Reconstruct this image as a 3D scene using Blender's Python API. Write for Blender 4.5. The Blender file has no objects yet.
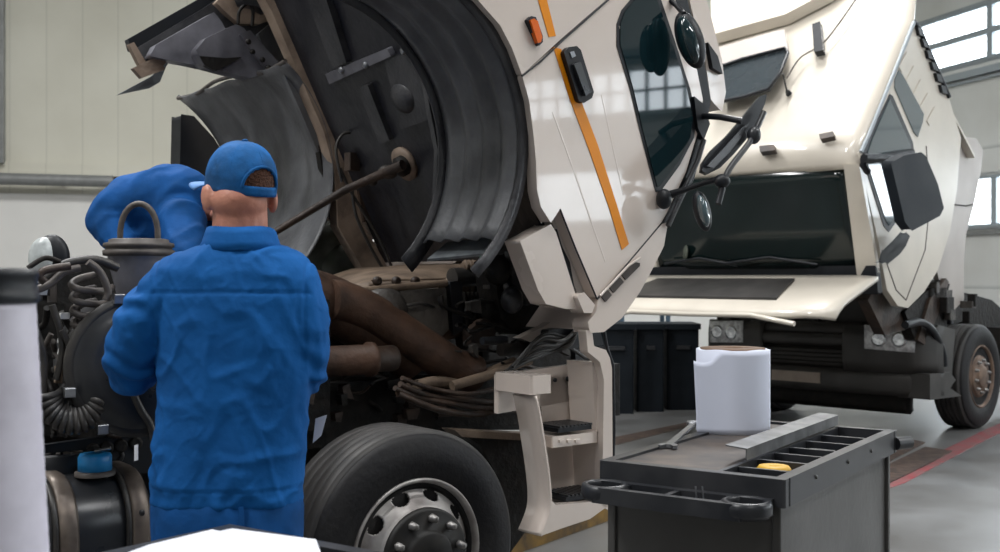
import bpy, bmesh, math, random
from mathutils import Vector as V, Matrix, noise, Quaternion
random.seed(7)
F=1100.0; ZC=1.48; HY=276.0
PI=math.pi
col=bpy.context.scene.collection
def P(px,py,d): return V(((px-500)/F*d,d,ZC-(py-HY)*d/F))
def onplane(px,py,p0,n):
    r=V(((px-500)/F,1.0,-(py-HY)/F)); c=V((0,0,ZC))
    t=(V(p0)-c).dot(n)/r.dot(n); return c+r*t
def onz(px,py,z): 
    d=(ZC-z)*F/(py-HY); return P(px,py,d)
# ---------------------------------------------------------------- materials
def mat(name,c,rough=.6,metal=0,spec=.5,noise_amt=.0,nscale=8,c2=None,bump=0,bscale=40,coat=0,emit=None,es=1,aniso=None,alpha=1,trans=0,ndetail=5):
    m=bpy.data.materials.new(name); m.use_nodes=True; nt=m.node_tree; b=nt.nodes['Principled BSDF']
    b.inputs['Base Color'].default_value=(*c,1); b.inputs['Roughness'].default_value=rough
    b.inputs['Metallic'].default_value=metal; b.inputs['Specular IOR Level'].default_value=spec
    b.inputs['Coat Weight'].default_value=coat; b.inputs['Coat Roughness'].default_value=.04
    if alpha<1: b.inputs['Alpha'].default_value=alpha
    if trans: b.inputs['Transmission Weight'].default_value=trans
    tc=nt.nodes.new('ShaderNodeTexCoord'); mp=nt.nodes.new('ShaderNodeMapping')
    nt.links.new(tc.outputs['Object'],mp.inputs['Vector'])
    if aniso: mp.inputs['Scale'].default_value=aniso
    if noise_amt>0 or c2:
        n=nt.nodes.new('ShaderNodeTexNoise'); n.inputs['Scale'].default_value=nscale; n.inputs['Detail'].default_value=ndetail
        nt.links.new(mp.outputs[0],n.inputs['Vector'])
        r=nt.nodes.new('ShaderNodeValToRGB'); r.color_ramp.elements[0].position=.35; r.color_ramp.elements[1].position=.68
        cc=c2 if c2 else tuple(x*(1-noise_amt) for x in c)
        r.color_ramp.elements[0].color=(*c,1); r.color_ramp.elements[1].color=(*cc,1)
        nt.links.new(n.outputs['Fac'],r.inputs[0]); nt.links.new(r.outputs[0],b.inputs['Base Color'])
        ra=nt.nodes.new('ShaderNodeMapRange'); ra.inputs['To Min'].default_value=max(.02,rough-.08); ra.inputs['To Max'].default_value=min(1,rough+.12)
        nt.links.new(n.outputs['Fac'],ra.inputs['Value']); nt.links.new(ra.outputs[0],b.inputs['Roughness'])
    if bump:
        n2=nt.nodes.new('ShaderNodeTexNoise'); n2.inputs['Scale'].default_value=bscale; n2.inputs['Detail'].default_value=4
        nt.links.new(mp.outputs[0],n2.inputs['Vector'])
        bm=nt.nodes.new('ShaderNodeBump'); bm.inputs['Strength'].default_value=bump; bm.inputs['Distance'].default_value=.02
        nt.links.new(n2.outputs['Fac'],bm.inputs['Height']); nt.links.new(bm.outputs[0],b.inputs['Normal'])
    if emit:
        b.inputs['Emission Color'].default_value=(*emit,1); b.inputs['Emission Strength'].default_value=es
    return m
M={}
M['paint']=mat('cream_truck_paint',(.70,.61,.545),.22,coat=.8,noise_amt=.06,nscale=3)
M['paintB']=mat('cream_truck_paint_dusty',(.64,.59,.51),.30,coat=.5,noise_amt=.10,nscale=2.5)
M['paintG']=mat('grey_cream_panel',(.46,.42,.39),.45,noise_amt=.1,nscale=3)
M['orange']=mat('orange_stripe',(.80,.27,.005),.35,spec=.3)
M['amber']=mat('amber_lens',(.75,.13,.005),.2)
M['glass']=mat('tinted_glass',(.006,.020,.025),.03,spec=.6)
M['glassB']=mat('windscreen_glass',(.006,.014,.014),.08,spec=.5,noise_amt=.3,nscale=2)
M['glassS']=mat('side_window_glass',(.05,.085,.10),.05,spec=.9,coat=1)
M['black']=mat('black_plastic',(.010,.012,.016),.42,spec=.35,noise_amt=.3,nscale=9)
M['blacks']=mat('black_satin_metal',(.016,.019,.024),.28,c2=(.035,.035,.037),nscale=7)
M['under']=mat('underbody_coating',(.006,.007,.012),.36,c2=(.026,.026,.031),nscale=4.5,bump=.25,bscale=18)
M['liner']=mat('fender_liner_plastic',(.14,.145,.155),.38,c2=(.06,.062,.067),nscale=5,bump=.2,bscale=30)
M['platel']=mat('pale_grey_plate',(.26,.29,.31),.3,metal=.3,c2=(.12,.13,.14),nscale=7)
M['linerd']=mat('dark_liner_plastic',(.018,.019,.023),.4,c2=(.06,.06,.065),nscale=5,bump=.2)
M['greyp']=mat('grey_plastic_housing',(.19,.19,.215),.33,c2=(.08,.08,.095),nscale=6)
M['rail']=mat('dusty_cream_rail',(.33,.25,.19),.6,c2=(.14,.10,.075),nscale=7,bump=.2)
M['rust']=mat('oily_brown_metal',(.05,.030,.02),.5,c2=(.022,.015,.012),nscale=9,bump=.3,bscale=30)
M['brown']=mat('brown_pipe',(.095,.052,.034),.55,spec=.3,c2=(.04,.023,.016),nscale=8,bump=.2)
M['cover']=mat('dusty_engine_cover',(.26,.19,.135),.6,c2=(.12,.085,.06),nscale=8,bump=.2)
M['greyiron']=mat('greasy_grey_iron',(.07,.062,.055),.5,c2=(.022,.02,.018),nscale=12,bump=.4,bscale=25)
M['greyl']=mat('dusty_grey_casting',(.12,.105,.09),.6,c2=(.05,.045,.04),nscale=9,bump=.5,bscale=22)
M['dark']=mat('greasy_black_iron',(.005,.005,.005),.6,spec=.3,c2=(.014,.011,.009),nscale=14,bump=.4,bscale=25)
M['hose']=mat('rubber_hose',(.02,.02,.021),.4,c2=(.05,.045,.04),nscale=12)
M['hoseg']=mat('dusty_grey_hose',(.11,.095,.085),.5,c2=(.05,.043,.04),nscale=15)
M['tyre']=mat('tyre_rubber',(.008,.008,.010),.6,spec=.3,c2=(.014,.0135,.014),nscale=7,bump=.15)
M['tread']=mat('worn_tread_rubber',(.045,.042,.04),.6,c2=(.026,.025,.025),nscale=9)
M['rim']=mat('silver_wheel_rim',(.5,.48,.46),.42,metal=.35,c2=(.2,.18,.17),nscale=9)
M['hubd']=mat('dirty_black_hub',(.008,.008,.008),.5,spec=.3,c2=(.018,.016,.014),nscale=12)
M['nut']=mat('steel_nut',(.28,.27,.26),.4,metal=.7,noise_amt=.4,nscale=20)
M['rustrim']=mat('rusty_rim',(.20,.13,.09),.6,c2=(.09,.06,.045),nscale=9)
M['blue']=mat('blue_workwear_cloth',(.003,.105,.36),.8,spec=.25,c2=(.002,.08,.28),nscale=5,bump=.5,bscale=9)
M['blued']=mat('dirty_blue_workwear_cloth',(.003,.085,.31),.8,spec=.25,c2=(.003,.055,.19),nscale=7,bump=.4,bscale=10)
M['bluecap']=mat('blue_cap_cloth',(.006,.15,.48),.75,spec=.25,c2=(.008,.065,.18),nscale=9,bump=.3,bscale=20)
M['brim']=mat('pale_blue_cap_brim',(.10,.27,.62),.6,noise_amt=.2)
M['skin']=mat('skin',(.56,.25,.17),.5,c2=(.42,.17,.115),nscale=10,bump=.15,bscale=60)
M['hair']=mat('short_brown_hair',(.10,.035,.015),.8,noise_amt=.4,nscale=90,bump=.8,bscale=150)
M['paper']=mat('white_paper',(.68,.72,.85),.7,noise_amt=.03)
M['paper2']=mat('printer_paper',(.60,.62,.68),.7,noise_amt=.03)
M['kraft']=mat('cardboard_core',(.19,.12,.08),.8,noise_amt=.3)
M['cartg']=mat('grey_cabinet_steel',(.095,.092,.088),.38,c2=(.06,.058,.055),nscale=2.2,metal=.2,bump=.05)
M['carttop']=mat('black_tray_plastic',(.014,.016,.02),.34,c2=(.035,.036,.04),nscale=8)
M['matbrown']=mat('worn_brown_mat',(.085,.065,.052),.6,c2=(.035,.033,.034),nscale=9)
M['steel']=mat('tool_steel',(.33,.34,.36),.32,metal=.85,noise_amt=.4,nscale=14)
M['steeld']=mat('dull_angle_steel',(.17,.175,.18),.42,metal=.4,c2=(.09,.09,.095),nscale=12)
M['yellow']=mat('yellow_plastic',(.62,.36,.02),.5,noise_amt=.2)
M['whitep']=mat('white_plastic_container',(.60,.58,.66),.45,c2=(.50,.48,.55),nscale=14)
M['bluelid']=mat('blue_cap_plastic',(.02,.26,.62),.35,noise_amt=.2)
M['white']=mat('white_plastic',(.8,.8,.8),.4)
M['chrome']=mat('lamp_reflector',(.75,.78,.8),.12,metal=.9,c2=(.35,.36,.38),nscale=26)
M['lens']=mat('frosted_lens',(.62,.66,.66),.25,c2=(.35,.38,.38),nscale=30)
M['headl']=mat('headlamp_glass',(.85,.87,.88),.15,c2=(.38,.38,.40),nscale=22,coat=.5)
M['greenb']=mat('grey_green_plastic',(.10,.115,.09),.45,c2=(.045,.05,.04),nscale=9)
M['green']=mat('green_plug',(.01,.35,.18),.4)
M['bump']=mat('grey_bumper_plastic',(.045,.042,.04),.45,c2=(.026,.025,.024),nscale=4)
M['grille']=mat('black_grille_plastic',(.012,.011,.010),.5,c2=(.03,.025,.022),nscale=5)
M['plate']=mat('dusty_white_plate',(.40,.33,.28),.6,noise_amt=.2)
M['straps']=mat('steel_tank_strap',(.22,.18,.15),.4,metal=.5,c2=(.08,.065,.055),nscale=12)
M['bins']=mat('dark_bin_plastic',(.004,.007,.011),.6,spec=.25,c2=(.008,.012,.017),nscale=5)
M['kerb']=mat('dirty_yellow_paint',(.22,.12,.015),.6,c2=(.035,.022,.012),nscale=7)
M['pipegrey']=mat('grey_pipe_paint',(.20,.205,.20),.4,noise_amt=.2)
M['wallw']=mat('white_wall_paint',(.70,.69,.66),.8,noise_amt=.05,nscale=2)
M['frame']=mat('grey_window_frame',(.30,.34,.37),.5)
M['skyp']=mat('bright_window_pane',(.8,.85,.9),.3,emit=(.86,.94,1),es=6.0)
M['redl']=mat('worn_red_floor_paint',(.26,.04,.05),.5,c2=(.20,.12,.115),nscale=9)
M['grate']=mat('rusty_pit_cover',(.09,.055,.04),.6,c2=(.03,.022,.02),nscale=14)
M['boxw']=mat('pale_cardboard',(.45,.47,.48),.7,noise_amt=.2)
M['visor']=mat('tinted_visor',(.035,.045,.052),.25,noise_amt=.2)
M['shelf']=mat('blue_grey_shelf',(.06,.10,.14),.5)
def wave_mat(name,c,c2,scale,direction,rough=.6,dirt=None):
    m=mat(name,c,rough); nt=m.node_tree; b=nt.nodes['Principled BSDF']
    tc=nt.nodes.new('ShaderNodeTexCoord'); sp=nt.nodes.new('ShaderNodeSeparateXYZ'); nt.links.new(tc.outputs['Object'],sp.inputs[0])
    mu=nt.nodes.new('ShaderNodeMath'); mu.operation='MULTIPLY'; mu.inputs[1].default_value=scale
    nt.links.new(sp.outputs[direction],mu.inputs[0])
    fr=nt.nodes.new('ShaderNodeMath'); fr.operation='FRACT'; nt.links.new(mu.outputs[0],fr.inputs[0])
    r=nt.nodes.new('ShaderNodeValToRGB'); e=r.color_ramp.elements; e[0].position=0; e[0].color=(*c2,1); e[1].position=.06; e[1].color=(*c,1)
    nt.links.new(fr.outputs[0],r.inputs[0])
    n=nt.nodes.new('ShaderNodeTexNoise'); n.inputs['Scale'].default_value=.7; n.inputs['Detail'].default_value=6; nt.links.new(tc.outputs['Object'],n.inputs['Vector'])
    mx=nt.nodes.new('ShaderNodeMix'); mx.data_type='RGBA'; mx.blend_type='MULTIPLY'; mx.inputs[0].default_value=.5
    nt.links.new(r.outputs[0],mx.inputs[6]); nt.links.new(n.outputs['Color'],mx.inputs[7])
    n.noise_dimensions='3D'
    r2=nt.nodes.new('ShaderNodeValToRGB'); r2.color_ramp.elements[0].position=.3; r2.color_ramp.elements[0].color=(.72,.70,.66,1); r2.color_ramp.elements[1].position=.65; r2.color_ramp.elements[1].color=(1,1,1,1)
    nt.links.new(n.outputs['Fac'],r2.inputs[0]); nt.links.new(r2.outputs[0],mx.inputs[7])
    nt.links.new(mx.outputs[2],b.inputs['Base Color'])
    return m
M['wallp']=wave_mat('cream_panel_wall',(.60,.585,.50),(.49,.48,.41),1.9,0)
M['wallr']=wave_mat('white_sectional_wall',(.66,.67,.66),(.42,.44,.44),.8,2)
def floor_mat():
    m=mat('polished_concrete',(.22,.23,.24),.3); nt=m.node_tree; b=nt.nodes['Principled BSDF']
    tc=nt.nodes.new('ShaderNodeTexCoord')
    n=nt.nodes.new('ShaderNodeTexNoise'); n.inputs['Scale'].default_value=.8; n.inputs['Detail'].default_value=8; n.inputs['Roughness'].default_value=.65
    nt.links.new(tc.outputs['Object'],n.inputs['Vector'])
    r=nt.nodes.new('ShaderNodeValToRGB'); e=r.color_ramp.elements; e[0].position=.3; e[0].color=(.075,.07,.063,1); e[1].position=.7; e[1].color=(.20,.205,.21,1)
    nt.links.new(n.outputs['Fac'],r.inputs[0]); nt.links.new(r.outputs[0],b.inputs['Base Color'])
    mr=nt.nodes.new('ShaderNodeMapRange'); mr.inputs['To Min'].default_value=.16; mr.inputs['To Max'].default_value=.5
    nt.links.new(n.outputs['Fac'],mr.inputs['Value']); nt.links.new(mr.outputs[0],b.inputs['Roughness'])
    return m
M['floor']=floor_mat()
# ---------------------------------------------------------------- mesh builder
def wloc(o):
    l=V((0,0,0))
    while o: l+=o.location; o=o.parent
    return l
class MB:
    def __init__(s): s.v=[]; s.f=[]; s.sm=[]
    def add(s,vs,fs,smooth=False):
        k=len(s.v); s.v+= [V(x) for x in vs]; s.f+=[[i+k for i in f] for f in fs]; s.sm+=[smooth]*len(fs); return s
    def prism(s,pts,off,smooth=False):
        n=len(pts); pts=[V(p) for p in pts]; off=V(off)
        vs=pts+[p+off for p in pts]
        s.add(vs,[list(range(n)),list(range(2*n-1,n-1,-1))]); 
        s.add(vs,[[i,i+n,(i+1)%n+n,(i+1)%n] for i in range(n)],smooth); return s
    def box(s,c,ax,ay,az):
        c,ax,ay,az=V(c),V(ax)*.5,V(ay)*.5,V(az)*.5
        return s.prism([c-ax-ay-az,c+ax-ay-az,c+ax+ay-az,c-ax+ay-az],az*2)
    def sheet(s,rows,smooth=True,close_u=False,close_v=False):
        n=len(rows); m=len(rows[0]); vs=[p for r in rows for p in r]; fs=[]
        for i in range(n if close_v else n-1):
            for j in range(m if close_u else m-1):
                a=i*m+j;b=i*m+(j+1)%m;c=((i+1)%n)*m+(j+1)%m;d=((i+1)%n)*m+j
                fs.append([a,b,c,d])
        return s.add(vs,fs,smooth)
    def loft(s,rings,caps=True):
        s.sheet(rings,True,close_u=True)
        if caps:
            s.add(rings[0],[list(range(len(rings[0])))[::-1]]); s.add(rings[-1],[list(range(len(rings[-1])))])
        return s
    def tube(s,pts,r,seg=10,caps=True,closed=False):
        pts=[V(p) for p in pts]; n=len(pts); rs=r if isinstance(r,(list,tuple)) else [r]*n
        rings=[]; up=None
        for i,p in enumerate(pts):
            if closed: t=(pts[(i+1)%n]-pts[i-1]).normalized()
            else: t=(pts[min(i+1,n-1)]-pts[max(i-1,0)]).normalized()
            if up is None:
                up=V((0,0,1)) if abs(t.z)<.9 else V((1,0,0))
            a=(up-t*up.dot(t)).normalized(); up=a; b=t.cross(a)
            rings.append([p+(a*math.cos(2*PI*k/seg)+b*math.sin(2*PI*k/seg))*rs[i] for k in range(seg)])
        if closed: s.sheet(rings,True,True,True)
        else: s.loft(rings,caps)
        return s
    def lathe(s,c,axis,prof,seg=32,ref=None,smooth=True):
        c=V(c);t=V(axis).normalized(); up=V(ref) if ref else (V((0,0,1)) if abs(t.z)<.9 else V((1,0,0)))
        a=(up-t*up.dot(t)).normalized(); b=t.cross(a)
        rings=[[c+t*h+(a*math.cos(2*PI*k/seg)+b*math.sin(2*PI*k/seg))*max(r,.0005) for k in range(seg)] for r,h in prof]
        if prof[0]==prof[-1]: return s.sheet(rings[:-1],smooth,True,True)
        return s.loft(rings,True)
    def ell(s,c,rx,ry,rz,ax=None,seg=20,rg=12):
        c=V(c); ax=ax or (V((1,0,0)),V((0,1,0)),V((0,0,1)))
        rings=[]
        for i in range(rg+1):
            th=PI*(i+.02)/(rg+.04); z=-math.cos(th); rr=math.sin(th)
            rings.append([c+ax[0]*rx*rr*math.cos(2*PI*k/seg)+ax[1]*ry*rr*math.sin(2*PI*k/seg)+ax[2]*rz*z for k in range(seg)])
        return s.loft(rings)
    def build(s,name,m,parent=None,bevel=0,sub=0,solid=0,label=None,flip=False,**props):
        me=bpy.data.meshes.new(name); off=wloc(parent) if parent else V((0,0,0))
        base=V((0,0,0))
        if parent is None and s.v:
            lo=[min(p[i] for p in s.v) for i in range(3)];hi=[max(p[i] for p in s.v) for i in range(3)]
            base=V(((lo[0]+hi[0])/2,(lo[1]+hi[1])/2,lo[2]))
            if props.get('kind')=='structure': base=V((0,0,0))
        me.from_pydata([p-off-base for p in s.v],[],s.f)
        for p,q in zip(me.polygons,s.sm): p.use_smooth=q
        bm=bmesh.new(); bm.from_mesh(me); bmesh.ops.recalc_face_normals(bm,faces=bm.faces) ; bm.to_mesh(me); bm.free()
        o=bpy.data.objects.new(name,me); o.location=base; col.objects.link(o); me.materials.append(M[m] if isinstance(m,str) else m)
        if parent: o.parent=parent
        if solid:
            q=o.modifiers.new('s','SOLIDIFY'); q.thickness=solid; q.offset=0
        if bevel:
            q=o.modifiers.new('b','BEVEL'); q.width=bevel; q.segments=3; q.limit_method='ANGLE'; q.angle_limit=.6
            for p in me.polygons: p.use_smooth=True
            try:
                me.set_sharp_from_angle(angle=.7)
            except Exception: pass
        if sub:
            q=o.modifiers.new('u','SUBSURF'); q.levels=sub; q.render_levels=sub
        if label: o['label']=label
        for k,v in props.items(): o[k]=v
        return o
def root(name,loc,label,cat,group=None):
    o=bpy.data.objects.new(name,None); o.location=V(loc); o.empty_display_size=.1; col.objects.link(o); o['label']=label; o['category']=cat
    if group:o['group']=group
    return o
def catmull(pts,n=6):
    pts=[V(p) for p in pts]; out=[]
    for i in range(len(pts)-1):
        p0=pts[max(i-1,0)];p1=pts[i];p2=pts[i+1];p3=pts[min(i+2,len(pts)-1)]
        for k in range(n):
            t=k/n
            out.append(.5*((2*p1)+(p2-p0)*t+(2*p0-5*p1+4*p2-p3)*t*t+(3*p1-p0-3*p2+p3)*t**3))
    out.append(pts[-1]); return out
class Fr:
    def __init__(s,o,a,side=1):
        s.o=V((o[0],o[1],0)); s.u=V((math.cos(a),math.sin(a),0)); s.v=V((-math.sin(a),math.cos(a),0))*side
    def w(s,u,v,z): return s.o+s.u*u+s.v*v+V((0,0,z))
    def px(s,x,y,v=0): return onplane(x,y,s.o+s.v*v,s.v)
    def poly(s,pts,v=0): return [s.px(x,y,v) for x,y in pts]
# =================================================================== SETTING
E1=V((.953,.303,0)); E2=V((-.303,.953,0)); RC=V((7.98,21.9,0)); UP=V((0,0,1))
fl=MB().prism([(-22,-14,-.1),(26,-14,-.1),(26,30,-.1),(-22,30,-.1)],(0,0,.1)).build('floor','floor',kind='structure')
def wallpt(px,py,off=0): return onplane(px,py,RC-E2*off,E2)
# back wall : object rotated so that local x runs along it
ang=math.atan2(.303,.953)
def wallobj(name,m,p0,rot,boxes,parent=None,kind='structure',**kw):
    mb=MB()
    for (x0,x1,y0,y1,z0,z1) in boxes:
        mb.prism([(x0,y0,z0),(x1,y0,z0),(x1,y1,z0),(x0,y1,z0)],(0,0,z1-z0))
    o=mb.build(name,m,None,kind=kind) if kind=='structure' else mb.build(name,m,None)
    o.location=p0; o.rotation_euler=(0,0,rot)
    if parent: o.parent=parent
    return o
wz=lambda py,px=60: wallpt(px,py).z
wallobj('wall_back','wallp',RC,ang,[(-26,0,0,.2,wz(194),9)])
wallobj('wall_back_lower','wallw',RC,ang,[(-26,0,-.02,.2,0,wz(194))])
wallobj('trim_1','wallp',RC,ang,[(-26,0,-.12,0,wz(174),wz(164)),(-26,0,-.16,-.12,wz(176),wz(173))])
wallobj('trim_2','cover',RC,ang,[(-26,0,-.08,0,wz(179),wz(174.5))])
# right wall with window bands; local x along -E2 (towards viewer)
angR=math.atan2(-.953,.303)
ww=[(-.2,32,0,.2,0,2.36),(-.2,32,0,.2,3.28,5.36),(-.2,32,0,.2,6.36,9),(26,32,0,.2,2.36,6.4),(13.5,26,-.0,.2,5.36,6.36)]
for k in range(11): ww.append((-.2+k*4.8,-.2+k*4.8+.6,0,.2,2.36,3.28)) if k<6 else None
wallobj('wall_right','wallr',RC,angR,ww)
def window(n,x0,x1,z0,z1,cols,rows,w=.07,dy=0):
    fr=[]
    for i in range(cols+1):
        x=x0+(x1-x0)*i/cols; fr.append((x-w,x+w,.02-dy,.14-dy,z0,z1))
    for j in range(rows+1):
        z=z0+(z1-z0)*j/rows; fr.append((x0,x1,.0-dy,.14-dy,z-w*.8,z+w*.8))
    o=wallobj('window_%d'%n,'frame',RC,angR,fr)
    mb=MB().prism([(x0,.1-dy,z0),(x1,.1-dy,z0),(x1,.1-dy,z1),(x0,.1-dy,z1)],(0,.02,0))
    q=mb.build('pane','skyp',None,kind='structure'); 
    q.parent=o
    # origin fix
    me=q.data
    return o
wi=1
for x in (.3,7.1):
    window(wi,x,x+6.3,5.36,6.36,3,2); wi+=1
for k in range(5):
    window(wi,.4+k*4.8,4.6+k*4.8,2.36,3.28,2,1); wi+=1
window(wi,16.2,22.8,4.15,4.85,20,2,.022,.16); wi+=1
wallobj('trim_3','frame',RC,angR,[(0,26,-.14,0,5.08,5.20),(0,26,-.08,0,5.0,5.04)])
wallobj('trim_4','pipegrey',RC,angR,[(0,26,-.06,0,2.22,2.32)])
wallobj('ceiling','wallr',RC,ang,[(-26,6,-32,.2,8.6,8.7)])
wallobj('wall_left','wallw',RC-E1*26,ang,[(-.2,0,-32,.2,0,8.7)])
wallobj('wall_front','wallw',RC,ang,[(-26,6,-32.2,-32,0,8.7)])
# pipe on the back wall
pa=wallpt(-60,182,.35); pb=wallpt(113,182,.35); pb.z=pa.z=wz(182)
pr=root('wall_pipe',pa,'grey horizontal pipe fixed along the cream back wall under the ledge','pipe')
MB().tube([pa,pb],.09,14).build('pipe','pipegrey',pr)
for t in (.3,.7,.99):
    c=pa.lerp(pb,t); MB().box(c+E2*.17,E1*.06,E2*.3,UP*.1).build('bracket','pipegrey',pr)
cb=wallpt(3,100,.3); cb.z=0
MB().box(V((cb.x-.55,cb.y,4.5+wz(166)/2)),E1*1.05,E2*.3,UP*(9-wz(166))).build('trim_5','pipegrey',kind='structure')
# =================================================================== WHEELS
def wheel(fr,u,v,z,R,rrim,parent,tm='tyre',rm='rim',hm='hubd',width=.3,nn=10,detail=True,label=None,bulge=0.0):
    c=fr.w(u,v,z); ax=fr.v   # ax points inward
    w=root_child('wheel',parent)
    prof=[(rrim*.98,.02),(rrim*1.04,.0),(rrim*1.25,-.012),(R*.80,-.014),(R*.93,0),(R*.965,.012)]
    MB().lathe(c,ax,[(rrim*.9,.03)]+prof+[(R*.965,.03),(R*.95,.05),(R*.90,width-.02),(R*.6,width),(rrim*.8,width-.02)],64).build('tyre',tm,w)
    tp=[(R*.955,.016),(R*.982,.022),(R*.99,.03)]; k=5; tw=(width-.05)/k
    for i in range(k):
        a=.028+i*tw; b=a+tw
        tp+= [(R*(.992),a+.002),(R*1.0,a+.008),(R*1.0,b-.010),(R*.992,b-.004),(R*.962,b-.003),(R*.962,b+.001)]
    tp+=[(R*.95,width-.015),(R*.9,width)]
    MB().lathe(c,ax,[(R*.88,.03)]+tp+[(R*.88,width-.01)],72).build('tread','tread',w)
    # rim barrel & flange
    MB().lathe(c,ax,[(rrim*.93,.05),(rrim*.95,.012),(rrim*.99,-.006),(rrim*1.02,.004),(rrim*1.02,.06),(rrim*.9,.09)],56).build('rim_flange',rm,w)
    # disc with hand holes
    a=UP;b=ax.cross(a); seg=120; nh=10; rad=[.94,.90,.84,.78,.74,.70,.66,.60,.54]; hts=[.045,.040,.032,.022,.010,-.004,-.020,-.034,-.042]
    if not bulge: hts=[.10,.095,.085,.07,.055,.04,.028,.02,.018]
    bo=-(bulge*.62 if bulge else 0)
    mb=MB(); vs=[];fs=[]; seg=240; K_=4; rf=[];hf=[]
    for i in range(len(rad)-1):
        for k in range(K_): rf.append(rad[i]+(rad[i+1]-rad[i])*k/K_); hf.append(hts[i]+(hts[i+1]-hts[i])*k/K_)
    rf.append(rad[-1]); hf.append(hts[-1])
    for r,h in zip(rf,hf):
        for j in range(seg):
            t=2*PI*j/seg; vs.append(c+ax*h+(a*math.cos(t)+b*math.sin(t))*r*rrim)
    for i in range(len(rf)-1):
        for j in range(seg):
            ph=((j+.5)%(seg/nh)-(seg/nh)/2)/2; rr=(rf[i]-.79)/.075
            if (ph/3.2)**2+rr**2<1: continue
            fs.append([i*seg+j,i*seg+(j+1)%seg,(i+1)*seg+(j+1)%seg,(i+1)*seg+j])
    mb.add(vs,fs,True).build('wheel_disc',rm,w,solid=.008)
    MB().lathe(c,ax,[(rrim*.9,.13),(.01,.13),(.01,.2),(rrim*.9,.2)],32).build('brake_drum','dark',w)
    hub=MB().lathe(c+ax*bo,ax,[(rrim*.65,.03),(rrim*.65,.012),(rrim*.61,.006),(rrim*.38,.006),(rrim*.36,-.012),(rrim*.32,-.02),(rrim*.1,-.024),(.001,-.024)],40).build('hub',hm,w)
    for i in range(nn):
        t=2*PI*i/nn+.12; q=c+ax*bo+(a*math.cos(t)+b*math.sin(t))*rrim*.52-ax*-.004
        MB().lathe(q,-ax,[(rrim*.062,0),(rrim*.062,.012),(rrim*.05,.014),(rrim*.05,.03),(rrim*.03,.034),(.001,.035)],6 if detail else 6,smooth=False).build('wheel_nut','nut',w)
    return w
def root_child(name,parent):
    o=bpy.data.objects.new(name,None); o.parent=parent; col.objects.link(o); return o
# =================================================================== TRUCK A
dA=F/269.0
A=Fr(((437-500)/F*dA,dA),math.radians(38))
RA=.457; 
nA=-A.v
tA=root('truck',A.w(.4,1.1,0),'cream truck with tilted cab, orange stripe and open wheel arch beside the mechanics','truck')
uA=(A.px(419,551,0)-A.o).dot(A.u)
wheel(A,uA,0,RA,RA,.275,tA,bulge=.10)
wheel(A,uA,1.9,RA,RA,.275,tA)
def side(name,pts,m='paint',v=0,th=.05,bevel=.008,parent=tA,**k):
    return MB().prism(A.poly(pts,v),A.v*th).build(name,m,parent,bevel=bevel,**k)
ft=math.radians(63); cf=V((math.cos(ft),-math.sin(ft))); cu=V((math.sin(ft),math.cos(ft)))
def cab(a,v,b): 
    q=cf*a+cu*b; return A.w(q.x,v,q.y)
CF=A.u*cf.x+UP*cf.y; CU=A.u*cu.x+UP*cu.y
ac,bc,RL=-1.88,.72,.66
# arch edge from the circle, in side plane
def arc(v,r,t0,t1,n=24): return [cab(ac+r*math.cos(math.radians(t0+(t1-t0)*i/n)),v,bc+r*math.sin(math.radians(t0+(t1-t0)*i/n))) for i in range(n+1)]
archpx=[(551,223),(541,207),(537,190),(536,160),(533,130),(529,100),(522,75)]
arch2=[(522,75),(512,48),(500,25),(478,0),(455,-18),(425,-36),(385,-48),(345,-50)]
door=side('door',archpx+[(562,41),(607,2),(636,-22),(668,-22),(682,20),(697,70),(703,100),(697,135),(686,172),(662,223),(597,299),(575,247),(560,209)],th=.06,bevel=.01)
rearp=side('cab_rear_quarter_panel',arch2+[(345,-130),(420,-170),(560,-120),(634,-24),(606,0),(561,39)],th=.06)
# a faint raised sill crease along the door
side('pillar_panel',[(668,-24),(682,20),(697,70),(703.5,100),(698,135),(688,172),(663,224),(667,228),(694,180),(704,140),(711,100),(704,60),(690,10),(682,-24)],v=.005,th=.05,m='black',bevel=.004,label='black seal strip along the windscreen edge')
side('windscreen_pillar',[(684,-24),(700,-24),(712,20),(722,60),(726,92),(722,112),(711,100),(705,60),(693,15)],v=.02,th=.10,bevel=.02)
side('pillar_vent',[(708,42),(718,56),(723,74),(713,68)],v=-.004,th=.03,m='black',bevel=.003)
# door stripe, handle, indicator, window
for pts in ([(536,-8),(545,-8),(556,36),(549,37)],[(553.5,47),(561,49),(578,92),(598,145),(617,205),(629,244),(622,250),(610,210),(590,152),(570,99)]):
    side('orange_stripe',pts,'orange',v=-.003,th=.02,bevel=0,parent=door)
hd=side('door_handle',[(564,52),(569,47),(577,46),(581,50),(594,92),(592,98),(584,103),(579,101)],'black',v=-.028,th=.035,bevel=.008,parent=door)
side('lock_barrel',[(570,52),(574,51),(576,56),(572,58)],'steel',v=-.032,th=.01,bevel=.001,parent=door)
side('handle_grip',[(574,64),(581,62),(591,92),(586,96)],'blacks',v=-.045,th=.02,bevel=.005,parent=door)
ind=side('side_indicator_housing',[(527,20),(531,16),(536,17),(543,36),(543,42),(539,46)],'black',v=-.018,th=.03,bevel=.005)
side('amber_indicator',[(530.5,20),(534,18.5),(538,21),(542.5,37),(541,42),(538,43)],'amber',v=-.028,th=.02,bevel=.006,parent=ind)
side('window_seal',[(642,-14),(622,10),(617,24),(617,46),(630,88),(640,130),(656,192),(661,191),(680,165),(694,138),(697,118),(690,88),(676,44),(662,2),(656,-14)],'black',v=-.004,th=.03,bevel=.003,parent=door)
side('door_window',[(643,-10),(625,12),(620.5,25),(620.5,45),(633,87),(643,130),(657.5,187),(660,186),(678,162),(690.5,137),(693,118),(687,89),(673,45),(658,2),(653,-10)],'glass',v=-.008,th=.02,bevel=0,parent=door)
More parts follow.
